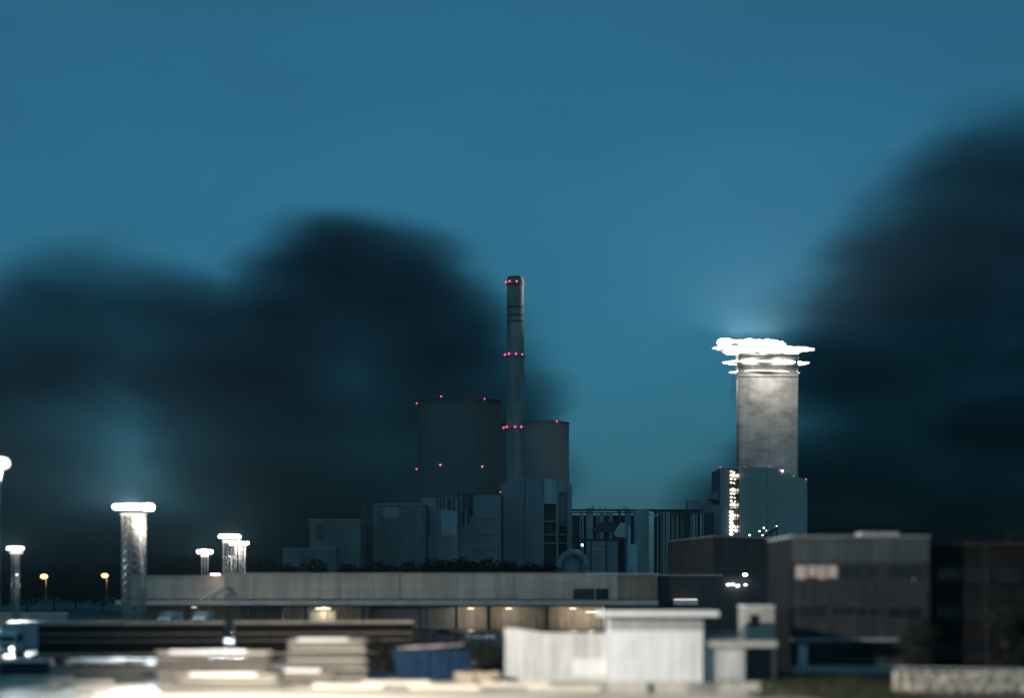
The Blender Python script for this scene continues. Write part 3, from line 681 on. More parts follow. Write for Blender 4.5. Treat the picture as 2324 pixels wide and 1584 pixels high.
# ------------------------------------------------------------------ long warehouse with loading docks
d = 330; off = (X(900, d), d, 0)
t = thing('warehouse', 'long grey warehouse with a deep canopy and lit loading docks', 'warehouse', off)
zc = Z(1372, d)
m = MB(off); B(m, 510, 1402, 1303, 1360, d, 26); m.build('wall', 'warehouse_wall', t)
m = MB(off); B(m, 300, 509.7, 1309, 1360, d + 5, 21); m.build('wall', 'warehouse_wall', t)
m = MB(off); B(m, 1402.3, 1492, 1304.5, 1360, d + 0.6, 25); w_ = m.build('end_wall', 'warehouse_brown', t); w_['label'] = 'brownish end wall'
m = MB(off); B(m, 508, 1404, 1300.6, 1303, d - 0.4, 27); B(m, 298, 507.6, 1306.4, 1309, d + 4.6, 22); m.build('roof_edge', 'canopy_grey', t)
m = MB(off); B(m, 1330, 1494, 1302, 1304.3, d - 0.7, 0.25); m.build('gutter', 'trim_white', t)
m = MB(off); B(m, 262, 1494, 1363, 1374, d - 6, 6.2 + 5); m.build('canopy', 'canopy_grey', t)
m = MB(off); B(m, 262, 1494, 1374.2, 1377.4, d - 5.9, 0.5); m.build('canopy_soffit_trim', 'dark_steel', t)
m = MB(off); B(m, 300, 1494, 1376, None, d + 6.5, 0.4); m.build('dock_back_wall', 'dock_wall', t)
for u in (300, 420, 560, 690, 820, 950, 1032, 1106, 1238, 1372, 1488):
    m = MB(off); B(m, u, u + 7, 1374.5, None, d - 5, 0.6); m.build('canopy_post', 'dark_steel', t)
for u in (1104, 1240, 1374, 830, 640):
    m = MB(off); B(m, u, u + 4, 1374.6, None, d - 4, 10.3); m.build('bay_divider', 'dock_wall', t)
for u0, u1 in ((860, 1028), (650, 760)):
    m = MB(off); B(m, u0, u1, 1380, None, d + 5.6, 0.7); m.build('roller_door', 'cabin_grey', t)
m = MB(off); B(m, 1301, 1381, 1337, 1364, d - 0.12, 0.3); wn = m.build('window', 'dark_glass', t)
m = MB(off); B(m, 1299, 1383, 1335, 1337, d - 0.2, 0.4); B(m, 1349, 1352, 1337, 1362.6, d - 0.2, 0.06); m.build('frame', 'cabin_grey', wn)
m = MB(off)
for v in (1321, 1340): B(m, 511, 1299, v, v + 0.8, d - 0.05, 0.045)
m.build('cladding_seams', 'cabin_grey', t)
for u in (640, 770, 905, 1035, 1165):
    m = MB(off); B(m, u, u + 1.6, 1304, 1360, d - 0.12, 0.11); m.build('downpipe', 'cabin_grey', t)
for a in (0, 14):
    m = MB(off); m.beam((X(462 + a, d), d - 3.5 + a * .1, Z(1362, d)), (X(505 + a, d), d - 3.5 + a * .1, Z(1333, d)), 0.25, 0.35); m.build('stair_stringer', 'trim_white', t)
m = MB(off); B(m, 505, 516, 1333, 1334, d - 4, 3.9); m.build('stair_landing', 'canopy_grey', t)
m = MB(off); B(m, 478, 497, 1303, 1306, d + 2, 1.2); m.build('roof_lamp', 'lamp_white', t)
for u, v, wd in ((1068, 1386, 14), (1155, 1386, 14), (1300, 1386, 14), (1343, 1394, 26)):
    m = MB(off); B(m, u - wd / 2, u + wd / 2, v - 5, v - 3, d + 3.5, 0.8); m.build('dock_lamp', 'lamp_warm', t)
    lamp('dock_light', 'POINT', (X(u, d), d + 2.6, Z(v + 2, d)), 300, (1, .84, .64), t, None, 0.3, off=off)
for u, pw in ((735, 140), (440, 40)):
    m = MB(off); B(m, u - 5, u + 5, 1378, 1380, d + 2.5, 0.5); m.build('dock_lamp', 'flood_soft', t)
    lamp('dock_light', 'POINT', (X(u, d), d + 1.5, Z(1384, d)), pw, (1, .85, .65), t, None, 0.3, off=off)

d = 345; off = (X(1640, d), d, 0)
t = thing('storage_shed', 'low black shed right of the warehouse end with lamps on its face', 'shed', off)
m = MB(off); B(m, 1494.5, 1796, 1307, None, d, 22); m.build('wall', 'warehouse_dark', t)
m = MB(off); B(m, 1493, 1640, 1304.5, 1307.2, d - 0.5, 23); m.build('roof_edge', 'canopy_grey', t)
m = MB(off); B(m, 1640.3, 1798, 1305.5, 1307.4, d - 0.4, 23); m.build('roof_edge', 'dark_steel', t)
m = MB(off); B(m, 1528, 1584, 1363, 1374, d - 1.6, 1.5); m.build('awning', 'cabin_white', t)
m = MB(off); B(m, 1530, 1582, 1360.5, 1362.6, d - 1.6, 0.2); m.build('strip_lamp', 'flood_soft', t)
for u, v, r in ((1690, 1305, 4.2), (1652, 1328, 3.2), (1662, 1327, 3.2), (1673, 1330, 3.6), (1691, 1328, 2.6)):
    m = MB(off); m.ball((X(u, d), d - 0.6, Z(v, d)), r * d / FPX, 10, 7, 1.3, 1, .7); m.build('wall_lamp', 'lamp_white', t)
    m = MB(off); m.beam((X(u, d), d - 0.6, Z(v, d)), (X(u, d), d + 0.1, Z(v, d)), 0.1, 0.1); m.build('lamp_bracket', 'dark_steel', t)

# ------------------------------------------------------------------ brown building with the corner roofline
off = (44.7, 380, 0)
t = thing('brick_building', 'brown flat roofed building with its corner towards the yard, below the lit stair', 'building', off)
plan = [(38.9, 427), (44.7, 380), (65.5, 404), (60, 450)]
m = MB(off); m.slab(plan, 0, 19.3); m.build('wall', 'brown_brick', t)
q = [(38.4, 427.2), (44.6, 379.2), (66.2, 403.8), (60.2, 451)]
m = MB(off); m.slab(q, 19.3, 19.75); m.build('roof_edge', 'canopy_grey', t)
m = MB(off); m.beam((47.0, 382.4, 12.2), (53.5, 389.9, 12.2), 0.2, 0.5); m.build('window_band', 'boiler_warm', t)

# ------------------------------------------------------------------ office block on the right
d = 159; off = (X(1900, d), d, 0)
t = thing('office_block', 'dark three storey office block with one pale lit window band', 'office building', off)
m = MB(off); B(m, 1797, 2110, 1219, None, d, 14); m.build('wall', 'office_wall', t)
m = MB(off); m.box(X(1797, d) - .09, X(1797, d) - .003, d - .02, d + 14, 0, Z(1219.4, d)); sw = m.build('side_shade_sheet', 'side_shade_tone', t); sw['label'] = 'side wall sheet coloured dark in place of shade'  # added sheet, its colour puts the side wall in shade
m = MB(off); B(m, 1795, 2112, 1216, 1219.2, d - 0.3, 14.6); m.build('parapet', 'cabin_grey', t)
m = MB(off); B(m, 1797.5, 2109, 1222, 1276, d - 0.12, 0.11); m.build('fascia_cladding', 'slate_clad', t)
def window(u0, u1, v0, v1, mt='dark_glass', blind=None):
    m = MB(off); B(m, u0, u1, v0, v1, d - 0.03, 0.2); wn = m.build('window', mt, t)
    m = MB(off)
    B(m, u0 - 1, u1 + 1, v0 - 2, v0, d - 0.1, 0.3); B(m, u0 - 2, u1 + 2, v1, v1 + 2.2, d - 0.2, 0.4)
    n = max(2, int((u1 - u0) / 28))
    for i in range(n + 1): u = u0 + (u1 - u0 - 1.2) * i / n; B(m, u, u + 1.2, v0 + .1, v1 - .1, d - 0.09, 0.06)
    m.build('frame', 'dark_steel', wn)
    if blind:
        for (b0, b1, vv) in blind:
            m = MB(off); B(m, b0, b1, v0 + .2, vv, d - 0.06, 0.02); m.build('blind', 'blind_pink', wn)
window(1802, 1902, 1284, 1316, blind=[(1806, 1829, 1314), (1832, 1852, 1310), (1855, 1876, 1314), (1879, 1900, 1312)])
window(1906, 1990, 1284, 1316)
window(1812, 1876, 1375, 1404); window(1884, 1998, 1378, 1398)
window(1836, 1880, 1462, 1500); window(1890, 1985, 1470, 1492)
window(2015, 2090, 1284, 1316); window(2015, 2090, 1378, 1404)
m = MB(off); B(m, 1812, 1832, 1464, 1530, d - 0.05, 0.2); m.build('door', 'paint_silver', t)
m = MB(off); B(m, 1798, 2040, 1450, 1456, d - 0.9, 0.88); m.build('entrance_canopy', 'cabin_grey', t)
m = MB(off); B(m, 1798, 2110, 1512, None, d - 0.08, 0.07); m.build('plinth', 'concrete_light', t)
m = MB(off); B(m, 1955, 2040, 1208, 1216, d + 2, 3); m.build('rooftop_unit', 'cabin_grey', t)
m = MB(off); m.ball((X(2072, d), d - 0.35, Z(1316, d)), 0.09, 8, 6); m.build('wall_lamp', 'lamp_dim', t)
m = MB(off); B(m, 2110.5, 2440, 1236, None, d + 3, 12); wg_ = m.build('rear_wing', 'wing_shadowed_brick', t); wg_['label'] = 'brick wing set back, coloured dark as if in shadow'  # brick colour darkened so the wing looks shadowed
m = MB(off); B(m, 2110.5, 2441, 1233, 1236.3, d + 2.7, 12.5); m.build('parapet', 'dark_steel', t)
for v0, v1 in ((1290, 1316), (1376, 1402), (1462, 1490)):
    for u0 in (2128, 2196, 2264, 2332, 2400):
        m = MB(off); B(m, u0, u0 + 52, v0, v1, d + 2.96, .2); wn = m.build('window', 'dark_glass', t)
        m = MB(off); B(m, u0 - 2, u0 + 54, v1, v1 + 2, d + 2.85, .3); B(m, u0 + 25, u0 + 26.2, v0 + .1, v1 - .1, d + 2.92, .05); m.build('frame', 'dark_steel', wn)
for u in (2120, 2258, 2394):
    m = MB(off); m.bar((X(u, d), d + 2.9, 0), (X(u, d), d + 2.9, Z(1238, d)), .06, 6); m.build('downpipe', 'dark_steel', t)

# ------------------------------------------------------------------ trees
def leaf_crown(lobes, n, size, seed):
    rnd = random.Random(seed); m = MB()
    tot = sum(l[3] ** 2 for l in lobes)
    for (x, y, z, r, sz) in lobes:
        for i in range(int(n * r * r / tot)):
            u = rnd.uniform(-1, 1); th = rnd.uniform(0, 2 * pi); rr = r * (0.35 + 0.68 * rnd.random() ** 0.5); q = math.sqrt(1 - u * u)
            p = Vector((x + rr * q * cos(th), y + rr * q * sin(th), z + rr * u * sz))
            s_ = size * rnd.uniform(0.5, 1.25)
            a = Vector((rnd.gauss(0, 1), rnd.gauss(0, 1), rnd.gauss(0, .6))).normalized(); b = a.orthogonal().normalized()
            b = (b * cos(th * 3) + a.cross(b) * sin(th * 3)); c_ = a.cross(b)
            m.add([tuple(p + b * s_ * .9), tuple(p + c_ * s_ * .5), tuple(p - b * s_ * .8), tuple(p - c_ * s_ * .55)], [(0, 1, 2, 3)])
    return m
def tree(h, wd, seed, mt='leaf_dark', n=1500, size=0.5, low=0.15, col=False):
    rnd = random.Random(seed)
    t = thing('tree', 'tree', 'tree')
    m = MB(); top = Vector((rnd.uniform(-.3, .3), rnd.uniform(-.3, .3), h * .7)); m.bar((0, 0, 0), tuple(top), h * .022, 7, h * .008)
    lobes = []
    k = 9 if not col else 8
    for i in range(k):
        if col: lobes.append((rnd.uniform(-.15, .15) * wd, rnd.uniform(-.15, .15) * wd, h * (low + (0.92 - low) * i / (k - 1)), wd * .5 * (0.75 + .4 * sin(pi * (i + .6) / k)), 1.3))
        else:
            a = rnd.uniform(0, 2 * pi); q = rnd.uniform(.1, .34) * wd; zz = h * rnd.uniform(low + .22, .80)
            lobes.append((q * cos(a), q * sin(a), zz, wd * rnd.uniform(.2, .32), .85)); m.bar((0, 0, zz * .55), (q * cos(a) * .8, q * sin(a) * .8, zz), h * .009, 5, h * .003)
    if not col: lobes += [(0, 0, h * .84, wd * .24, .75), (0, 0, h * (low + .28), wd * .40, .8)]
    m.build('trunk', 'bark', t)
    leaf_crown(lobes, n, size, seed + 50).build('crown', mt, t)
    return t
NEAR_PLANT = [
 ('rounded dark tree in front of the small flat roofed building', 650, 1268), ('spreading dark tree left of the dark doorway strip', 720, 1262), ('dark tree under the annex corner, touching its neighbour', 790, 1270),
 ('broad dark tree before the turbine hall wall', 860, 1264), ('low dark tree below the panel of the turbine hall', 925, 1268), ('dark tree at the step between turbine hall and filter building', 985, 1258),
 ('wide dark tree before the filter building ducts', 1045, 1255), ('dark tree before the black pipes of the boiler house', 1100, 1262), ('dark tree standing before the corner of the two boiler houses', 1155, 1264),
 ('rounded dark tree below the sloping boiler house roof', 1205, 1266), ('last dark tree of the row, next to the arched duct', 1250, 1272)]
protos = [tree(20, 17, 3, n=4200, size=.62), tree(21, 20, 12, n=4600, size=.62), tree(19, 18, 23, n=4200, size=.62)]
used = [False] * 3
def put_tree(k, u, d, vtop, h0, label, group, sx=1.0):
    o = protos[k] if not used[k] else copy_tree(protos[k]); used[k] = True
    place(o, (X(u, d), d, 0), random.uniform(0, 6), label, Z(vtop, d) / h0); o['group'] = group
    o.scale = (o.scale[0] * sx, o.scale[1] * sx, o.scale[2])
    return o
HS = [20, 21, 19]
for i, (lab, u, v) in enumerate(NEAR_PLANT):
    put_tree(i % 3, u, 760 + 25 * ((i * 7) % 4), v + 10, HS[i % 3], lab, 'dark trees in front of the power plant', 1.15)
LEFT_TREES = [('black tree at the left frame edge behind the small headed mast', -10, 1296), ('black tree between the small headed mast and the left orange lamp', 62, 1293), ('black tree behind the left orange lamp', 122, 1288),
 ('black tree midway between the two orange lamps', 172, 1291), ('black tree behind the orange lamp by the big mast', 232, 1284), ('black tree behind the posts of the largest mast', 296, 1272), ('black tree over the left end of the warehouse roof', 360, 1264),
 ('black tree left of the short lone mast', 415, 1262), ('black tree behind the short lone mast', 470, 1258), ('black tree behind the posts of the close pair of masts', 540, 1262), ('black tree right of the close pair of masts', 600, 1264)]
for i, (lab, u, v) in enumerate(LEFT_TREES):
    dd = 560 + 30 * ((i * 5) % 4)
    put_tree((i + 1) % 3, u, dd, v, HS[(i + 1) % 3], lab, 'black trees beyond the left of the yard', 1.2)
rt = [tree(13, 9, 41, 'leaf_dark', 5200, .30, .05), tree(12, 8, 52, 'leaf_dark', 5200, .30, .05)]
for i, (lab, u, dd, vt, h0, k) in enumerate([('dark young tree before the brick wing, above the left end of the stone wall', 2085, 147, 1392, 13, 0), ('dark tree rising behind the middle of the brick wing roof', 2200, 186, 1206, 12, 1),
        ('dark tree behind the brick wing roof, cut by the right frame edge', 2310, 184, 1196, 13, 0), ('dark low tree before the right end of the brick wing', 2285, 146, 1372, 12, 1)]):
    o = rt[k] if i < 2 else copy_tree(rt[k])
    place(o, (X(u, dd), dd, 0), i * 1.7, lab, Z(vt, dd) / h0); o['group'] = 'dark trees around the brick wing'

# dark bushes behind the blue skip
def bush(h, wd, seed, mt='leaf_dark', n=1500):
    rnd = random.Random(seed); t = thing('bush', 'bush', 'bush')
    m = MB()
    for i in range(6):
        a = rnd.uniform(0, 6.28); m.bar((0, 0, 0), (wd * .3 * cos(a), wd * .3 * sin(a), h * .6), .05, 5, .02)
    m.build('stems', 'bark', t)
    leaf_crown([(rnd.uniform(-.25, .25) * wd, rnd.uniform(-.2, .2) * wd, h * rnd.uniform(.25, .62), wd * rnd.uniform(.24, .36), .85) for _ in range(7)], n, .2, seed).build('foliage', mt, t)
    return t
bp = bush(4.2, 4.6, 5)
for i, (lab, u, dd, vt) in enumerate([('black bush behind the left end of the blue skip', 868, 164, 1436), ('black bush behind the middle of the blue skip', 950, 168, 1428), ('black bush above the pink sheets in the blue skip', 1025, 166, 1432),
        ('tall black bush squeezed between the blue skip and the ribbed white container', 1108, 156, 1434)]):
    o = bp if i == 0 else copy_tree(bp); place(o, (X(u, dd), dd, 0), i * 2.1, lab, Z(vt, dd) / 4.0); o['group'] = 'black bushes behind the blue skip'

# ------------------------------------------------------------------ white site cabin
d = 144; off = (X(1490, d), d, 0)
t = thing('site_cabin', 'white site cabin under a flat overhanging roof slab, brightest building in the yard', 'site cabin', off)
m = MB(off); B(m, 1385, 1595, 1432, 1549, d, 6); m.build('wall', 'cabin_white', t)
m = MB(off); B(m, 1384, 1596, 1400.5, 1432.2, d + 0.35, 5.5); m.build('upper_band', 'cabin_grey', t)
m = MB(off); B(m, 1364, 1632, 1388, 1399.5, d - 0.9, 8); m.build('roof', 'cabin_white', t)
m = MB(off); B(m, 1362.6, 1633.4, 1399.6, 1401.4, d - 0.8, 7.8); m.build('roof_trim', 'dark_steel', t)
for u in (1454, 1524):
    m = MB(off); B(m, u, u + .9, 1433, 1548, d - 0.03, 0.04); m.build('panel_joint', 'cabin_grey', t)
m = MB(off); B(m, 1536, 1572, 1452, 1547, d - 0.06, 0.07); dr = m.build('door', 'cabin_white', t)
m = MB(off); B(m, 1539, 1541.4, 1502, 1507, d - 0.12, 0.06); m.build('handle', 'dark_steel', dr)
m = MB(off); B(m, 1384, 1596, 1549.2, None, d + 0.1, 5.6); m.build('plinth', 'dark_steel', t)
m = MB(off); B(m, 1400, 1440, 1448, 1492, d - 0.04, 0.06); wn = m.build('shutter', 'cabin_white', t)
m = MB(off)
for v in range(1450, 1492, 4): B(m, 1401, 1439, v, v + 2.4, d - 0.075, 0.03)
m.build('louvre_slats', 'cabin_white', wn)

d = 146; off = (X(1265, d), d, 0)
t = thing('ribbed_container', 'long white container with fine horizontal ribs, left of the site cabin', 'container', off)
m = MB(off); B(m, 1146, 1381, 1441, 1552, d, 2.8); m.build('body', 'ribbed_white', t)
m = MB(off)
v = 1444
while v < 1550:
    B(m, 1147, 1298, v, v + 1.7, d - 0.055, 0.05)
    B(m, 1298, 1378, v, v + 1.7, d - 0.055, 0.05) if not (1494 < v < 1534) else None
    v += 3.9
m.build('ribs', 'ribbed_white', t)
m = MB(off); B(m, 1300, 1376, 1496, 1534, d - 0.07, 0.06); m.build('door_panel', 'cabin_white', t)
m = MB(off); m.prism([(X(1145, d), Z(1441, d)), (X(1382, d), Z(1441, d)), (X(1382, d), Z(1438.6, d)), (X(1235, d), Z(1437, d)), (X(1168, d), Z(1427, d)), (X(1145, d), Z(1427, d))], d - 0.1, d + 2.9); m.build('roof', 'ribbed_white', t)
m = MB(off); B(m, 1148, 1380, 1552.2, None, d + .1, 2.5); m.build('skids', 'dark_steel', t)

d = 145; off = (X(1640, d), d, 0)
t = thing('shutter_kiosk', 'small kiosk with ribbed white shutters and a thin projecting canopy, right of the site cabin', 'kiosk', off)
m = MB(off); B(m, 1599, 1690, 1475, 1552, d, 3.4); m.build('wall', 'ribbed_white', t)
m = MB(off); v = 1478
while v < 1548: B(m, 1601, 1688, v, v + 1.6, d - .05, .045); v += 3.7
m.build('shutter', 'ribbed_white', t)
m = MB(off); B(m, 1598, 1764, 1456, 1470, d - 0.5, 4.2); m.build('canopy', 'concrete_light', t)
m = MB(off); B(m, 1755, 1759, 1470.3, None, d + .1, .25); B(m, 1755, 1759, 1470.3, None, d + 3, .25); m.build('canopy_post', 'dark_steel', t)
m = MB(off); B(m, 1692, 1752, 1474, None, d + 2.9, .15); m.build('back_screen', 'dark_steel', t)

# ------------------------------------------------------------------ vehicles
def wheel(x, y, r, wd, parent):
    m = MB(); m.bar((x, y - wd / 2, r), (x, y + wd / 2, r), r, 18); t = m.build('tyre', 'tyre', parent)
    m = MB(); m.bar((x, y - wd / 2 - .01, r), (x, y + wd / 2 + .01, r), r * .6, 14); m.build('rim', 'galvanised', t)
def lorry(label, group, cabmat='paint_white', boxmat='cabin_white', lit=False, L=7.5):
    """box lorry along +x with the cab at -x... front faces -x"""
    t = thing('box_lorry', label, 'lorry', group=group)
    m = MB(); m.prism([(-.2, .55), (1.9, .55), (1.9, 2.9), (.35, 2.9), (0, 1.75), (-.2, 1.5)], -1.15, 1.15); m.build('cab', cabmat, t)
    m = MB(); m.prism([(-.02, 1.78), (.02, 1.78), (.36, 2.72), (.32, 2.72)], -1.0, 1.0); m.build('windscreen', 'dark_glass', t)
    m = MB(); m.box(.6, 1.5, -1.17, 1.17, 1.75, 2.6); m.build('side_window', 'dark_glass', t)
    m = MB(); m.box(2.1, L, -1.25, 1.25, .95, 3.7); m.build('cargo_box', boxmat, t)
    m = MB(); m.box(2.05, 2.15, -1.27, 1.27, .9, 3.75); m.box(L - .05, L + .05, -1.27, 1.27, .9, 3.75); m.box(2.1, L, -1.27, 1.27, 3.7, 3.76); m.build('box_edging', 'galvanised', t)
    m = MB(); m.box(.2, L - .3, -.5, .5, .55, .9); m.build('chassis', 'tyre', t)
    m = MB(); m.box(-.235, -.19, -.75, .75, 1.1, 1.45); m.build('grille', 'dark_steel', t)
    for y in (-1.3, 1.3):
        m = MB(); m.box(.15, .3, y - .1, y + .1, 1.75, 2.3); m.build('mirror', 'tyre', t)
    m = MB(); m.box(-.32, -.1, -1.16, 1.16, .4, .75); m.build('bumper', 'paint_silver', t)
    for x in (.9, L - 1.4):
        for y in (-1.0, 1.0): wheel(x, y, .46, .3, t)
    for y in (-.82, .82):
        m = MB(); m.ball((-.26, y, .98), .17, 10, 7, .5, 1, .8); m.build('headlight', 'flood_glow' if lit else 'galvanised', t)
    return t
a = lorry('white lorry at the left frame edge facing the camera with both headlights on', None, lit=True)
place(a, (X(24, 196), 194, 0), radians(80), scale=1.08)
for y in (-.82, .82): lamp('beam', 'SPOT', (-.5, y, 1.0), 500, (1, .97, .9), a, (-14, y, 0), .1, 70, .5)
b = lorry('white box lorry backed to the dock below the short lone mast', 'lorries at the warehouse dock', boxmat='cabin_white'); place(b, (X(446, 300), 302, 0), radians(88))
c = copy_tree(b); place(c, (X(360, 296), 300, 0), radians(84), 'white box lorry below the left section of the warehouse canopy')
d = 157; off = (X(1724, d), d, 0)
h = thing('stacked_hut', 'pair of white site huts stacked two high, seen above the kiosk canopy', 'site hut', off)
for z0, z1 in ((0.15, 3.1), (3.25, 6.25)):
    m = MB(off); m.box(X(1692, d), X(1757, d), d, d + 5, z0, z1); hb = m.build('module', 'concrete_light', h)
    m = MB(off); m.box(X(1690.5, d), X(1758.5, d), d - .05, d + 5.05, z1, z1 + .14); m.build('roof_frame', 'cabin_white', hb)
    m = MB(off); m.box(X(1702, d), X(1724, d), d - .03, d + .02, z0 + 1.2, z0 + 2.3); m.build('window', 'dark_glass', hb)
m = MB(off)
for u in (1693, 1755): m.box(X(u, d) - .06, X(u, d) + .06, d + .1, d + .3, 0, .149)
m.build('feet', 'dark_steel', h)

def car(label, paint, tail=False):
    t = thing('parked_car', label, 'car', group='cars parked in the yard')
    body = [(-2.1, .35), (2.1, .35), (2.15, .7), (2.05, .95), (.95, 1.02), (-1.4, 1.04), (-2.05, .95), (-2.15, .7)]
    m = MB(); m.prism(body, -.87, .87); o = m.build('body', paint, t)
    bv = o.modifiers.new('bevel', 'BEVEL'); bv.width = .09; bv.segments = 2
    m = MB(); n = 6
    lo = [(-1.75, 1.0), (1.05, 1.0)]; hi = [(-1.25, 1.46), (.25, 1.46)]
    v_ = [(lo[0][0], -.80, 1.0), (lo[1][0], -.80, 1.0), (lo[1][0], .80, 1.0), (lo[0][0], .80, 1.0), (hi[0][0], -.62, 1.42), (hi[1][0], -.62, 1.42), (hi[1][0], .62, 1.42), (hi[0][0], .62, 1.42)]
    m.add(v_, [(3, 2, 1, 0), (4, 5, 6, 7), (0, 1, 5, 4), (1, 2, 6, 5), (2, 3, 7, 6), (3, 0, 4, 7)]); m.build('windows', 'dark_glass', t)
    m = MB(); m.slab([(-1.3, -.64), (.3, -.64), (.3, .64), (-1.3, .64)], 1.421, 1.48); m.build('roof', paint, t)
    for x in (-1.3, 1.35):
        for y in (-.8, .8): wheel(x, y, .32, .22, t)
    for y in (-.62, .62):
        m = MB(); m.box(-2.19, -2.05, y - .18, y + .18, .72, .9); m.build('tail_light', 'tail_red' if tail else 'paint_red', t)
        m = MB(); m.box(2.04, 2.18, y - .18, y + .18, .68, .84); m.build('headlight', 'galvanised', t)
    return t
cars = {}
for lab, paint, u, dd, rz in [('silver car parked in front of the lorry on the left', 'paint_silver', 300, 262, 20), ('black car parked right of the lone white dock lorry', 'paint_black', 505, 268, 12),
        ('white car parked before the warehouse stair', 'paint_white', 560, 250, 8), ('second silver car, parked behind the red car', 'paint_silver', 640, 258, 15), ('dark blue car parked left of the lit gate hut', 'paint_blue', 680, 275, 10),
        ('silver car parked just right of the lit gate hut', 'paint_silver', 830, 270, 10), ('white car parked beyond the black bushes', 'paint_white', 905, 250, 14), ('black car parked under the lit docks', 'paint_black', 1010, 266, 6), ('white car parked near the lit dock bays, above the ribbed container roof', 'paint_white', 1090, 255, 6)]:
    if paint in cars: o = copy_tree(cars[paint])
    else: o = car(lab, paint); cars[paint] = o
    place(o, (X(u, dd), dd, 0), radians(rz), lab)
o = car('red car with lit tail lamps above the long board stack', 'paint_red', True); place(o, (X(634, 212), 212, 0), radians(62))

# ------------------------------------------------------------------ dark freight wagon and platform strip
def wagon(L, label):
    t = thing('freight_wagon', label, 'freight wagon', group='dark freight wagons')
    m = MB(); m.box(-L / 2, L / 2, -1.4, 1.4, 1.2, 4.35)
    n = int(L / 1.6)
    for i in range(n + 1):
        x = -L / 2 + .1 + (L - .3) * i / n; m.box(x, x + .12, -1.455, -1.39, 1.35, 4.28)
    m.build('body', 'wagon_brown', t)
    m = MB(); m.box(-L / 2 - .05, L / 2 + .05, -1.48, -1.38, 4.3, 4.5); m.box(-L / 2 - .05, L / 2 + .05, 1.38, 1.48, 4.3, 4.5); m.build('top_rail', 'wagon_edge', t)
    for z, h in ((3.25, .07), (2.55, .06), (1.15, .18)):
        m = MB(); m.box(-L / 2, L / 2, -1.47, -1.402, z, z + h); m.build('side_rail', 'wagon_edge', t)
    m = MB(); m.box(-L / 2 + .2, L / 2 - .2, -1.0, 1.0, .85, 1.15); m.build('underframe', 'tyre', t)
    for bx in (-L / 2 + 3, L / 2 - 3):
        m = MB(); m.box(bx - 1.5, bx + 1.5, -1.05, -.9, .4, .8); m.box(bx - 1.5, bx + 1.5, .9, 1.05, .4, .8); b_ = m.build('bogie', 'tyre', t)
        for dx in (-.9, .9):
            m = MB(); m.bar((bx + dx, -.82, .46), (bx + dx, .82, .46), .46, 16); m.build('wheelset', 'tyre', b_)
    for x in (-L / 2 - .3, L / 2 + .3):
        for y in (-.8, .8):
            m = MB(); m.bar((x - .3, y, 1.05), (x + .3, y, 1.05), .17, 8); m.build('buffer', 'tyre', t)
    return t
wg = wagon(18.5, 'long dark freight wagon with thin pale rails, behind the low blue skip')
wa = radians(11)
place(wg, (X(300, 175), 175, 0), wa)
w2 = copy_tree(wg); place(w2, (X(300, 175) + 19.6 * cos(wa), 175 + 19.6 * sin(wa), 0), wa, 'dark freight wagon coupled behind the first, half hidden by the board stacks')
pl = MB((X(340, 166), 166, 0)); p0 = Vector((X(150, 167), 161.5, 0)); dx = Vector((cos(wa), sin(wa), 0)); nx = Vector((sin(wa), -cos(wa), 0))
pts = [p0, p0 + nx * -2.0, p0 + nx * -2.0 + dx * 24, p0 + dx * 24]
pl.slab([(p.x, p.y) for p in pts[::-1]], 0, .55)
tag(pl.build('loading_platform', 'concrete_light'), 'low pale concrete platform strip running in front of the dark freight wagons', 'platform')

# ------------------------------------------------------------------ skips
def skip(L, H, label, rim='wagon_edge'):
    t = thing('waste_skip', label, 'skip', group='blue waste skips')
    m = MB(); W = 2.3; q = .12
    outer = [(-L / 2 + .55, .15), (L / 2 - .1, .15), (L / 2, H), (-L / 2, H)]
    m.prism(outer, -W / 2, -W / 2 + q); m.prism(outer, W / 2 - q, W / 2)
    m.prism([(-L / 2 + .55, .15), (L / 2 - .1, .15), (L / 2 - .1, .3), (-L / 2 + .5, .3)], -W / 2 + q, W / 2 - q)
    m.prism([(L / 2 - .22, .3), (L / 2 - .1, .3), (L / 2, H), (L / 2 - .12, H)], -W / 2 + q, W / 2 - q)
    m.prism([(-L / 2 + .5, .3), (-L / 2 + .62, .3), (-L / 2 + .12, H), (-L / 2, H)], -W / 2 + q, W / 2 - q)
    m.build('hull', 'skip_blue', t)
    m = MB(); n = int(L / .9)
    for i in range(1, n): x = -L / 2 + .4 + (L - .5) * i / n; m.box(x, x + .1, -W / 2 - .08, -W / 2 - .002, .2, H - .1)
    m.build('ribs', 'skip_blue', t)
    m = MB(); m.box(-L / 2 - .04, L / 2 + .04, -W / 2 - .12, -W / 2 + .14, H, H + .14); m.box(-L / 2 - .04, L / 2 + .04, W / 2 - .14, W / 2 + .12, H, H + .14); m.build('rim', rim, t)
    m = MB()
    for y in (-.7, .7): m.box(-L / 2 + .7, L / 2 - .3, y - .06, y + .06, 0, .148)
    m.build('skid', 'tyre', t)
    return t
sk = skip(6.6, 2.55, 'blue waste skip heaped with pinkish sheets, left of the ribbed white container', 'skip_blue'); place(sk, (X(978, 147), 147.5, 0), radians(2))
rnd = random.Random(5)
for i in range(7):
    m = MB((0, 0, 0)); x = -2.0 + i * .62; z = 2.5 + rnd.uniform(0, .22) + (0.22 if i > 2 else 0)
    m.beam((x - .9, rnd.uniform(-.6, .4), z), (x + 1.1, rnd.uniform(-.6, .4), z + rnd.uniform(-.05, .22)), 1.5, .05)
    o = m.build('board_sheet', 'sheet_pink'); o.location = (X(978, 147), 147.5, .12)
    tag(o, 'pinkish board sheet lying loose on top of the blue skip', 'board', 'pinkish sheets on the blue skip')
s2 = skip(5.6, 1.25, 'low blue skip with a pale rim at the left frame edge', 'trim_white'); place(s2, (X(40, 157), 157, 0), radians(4))

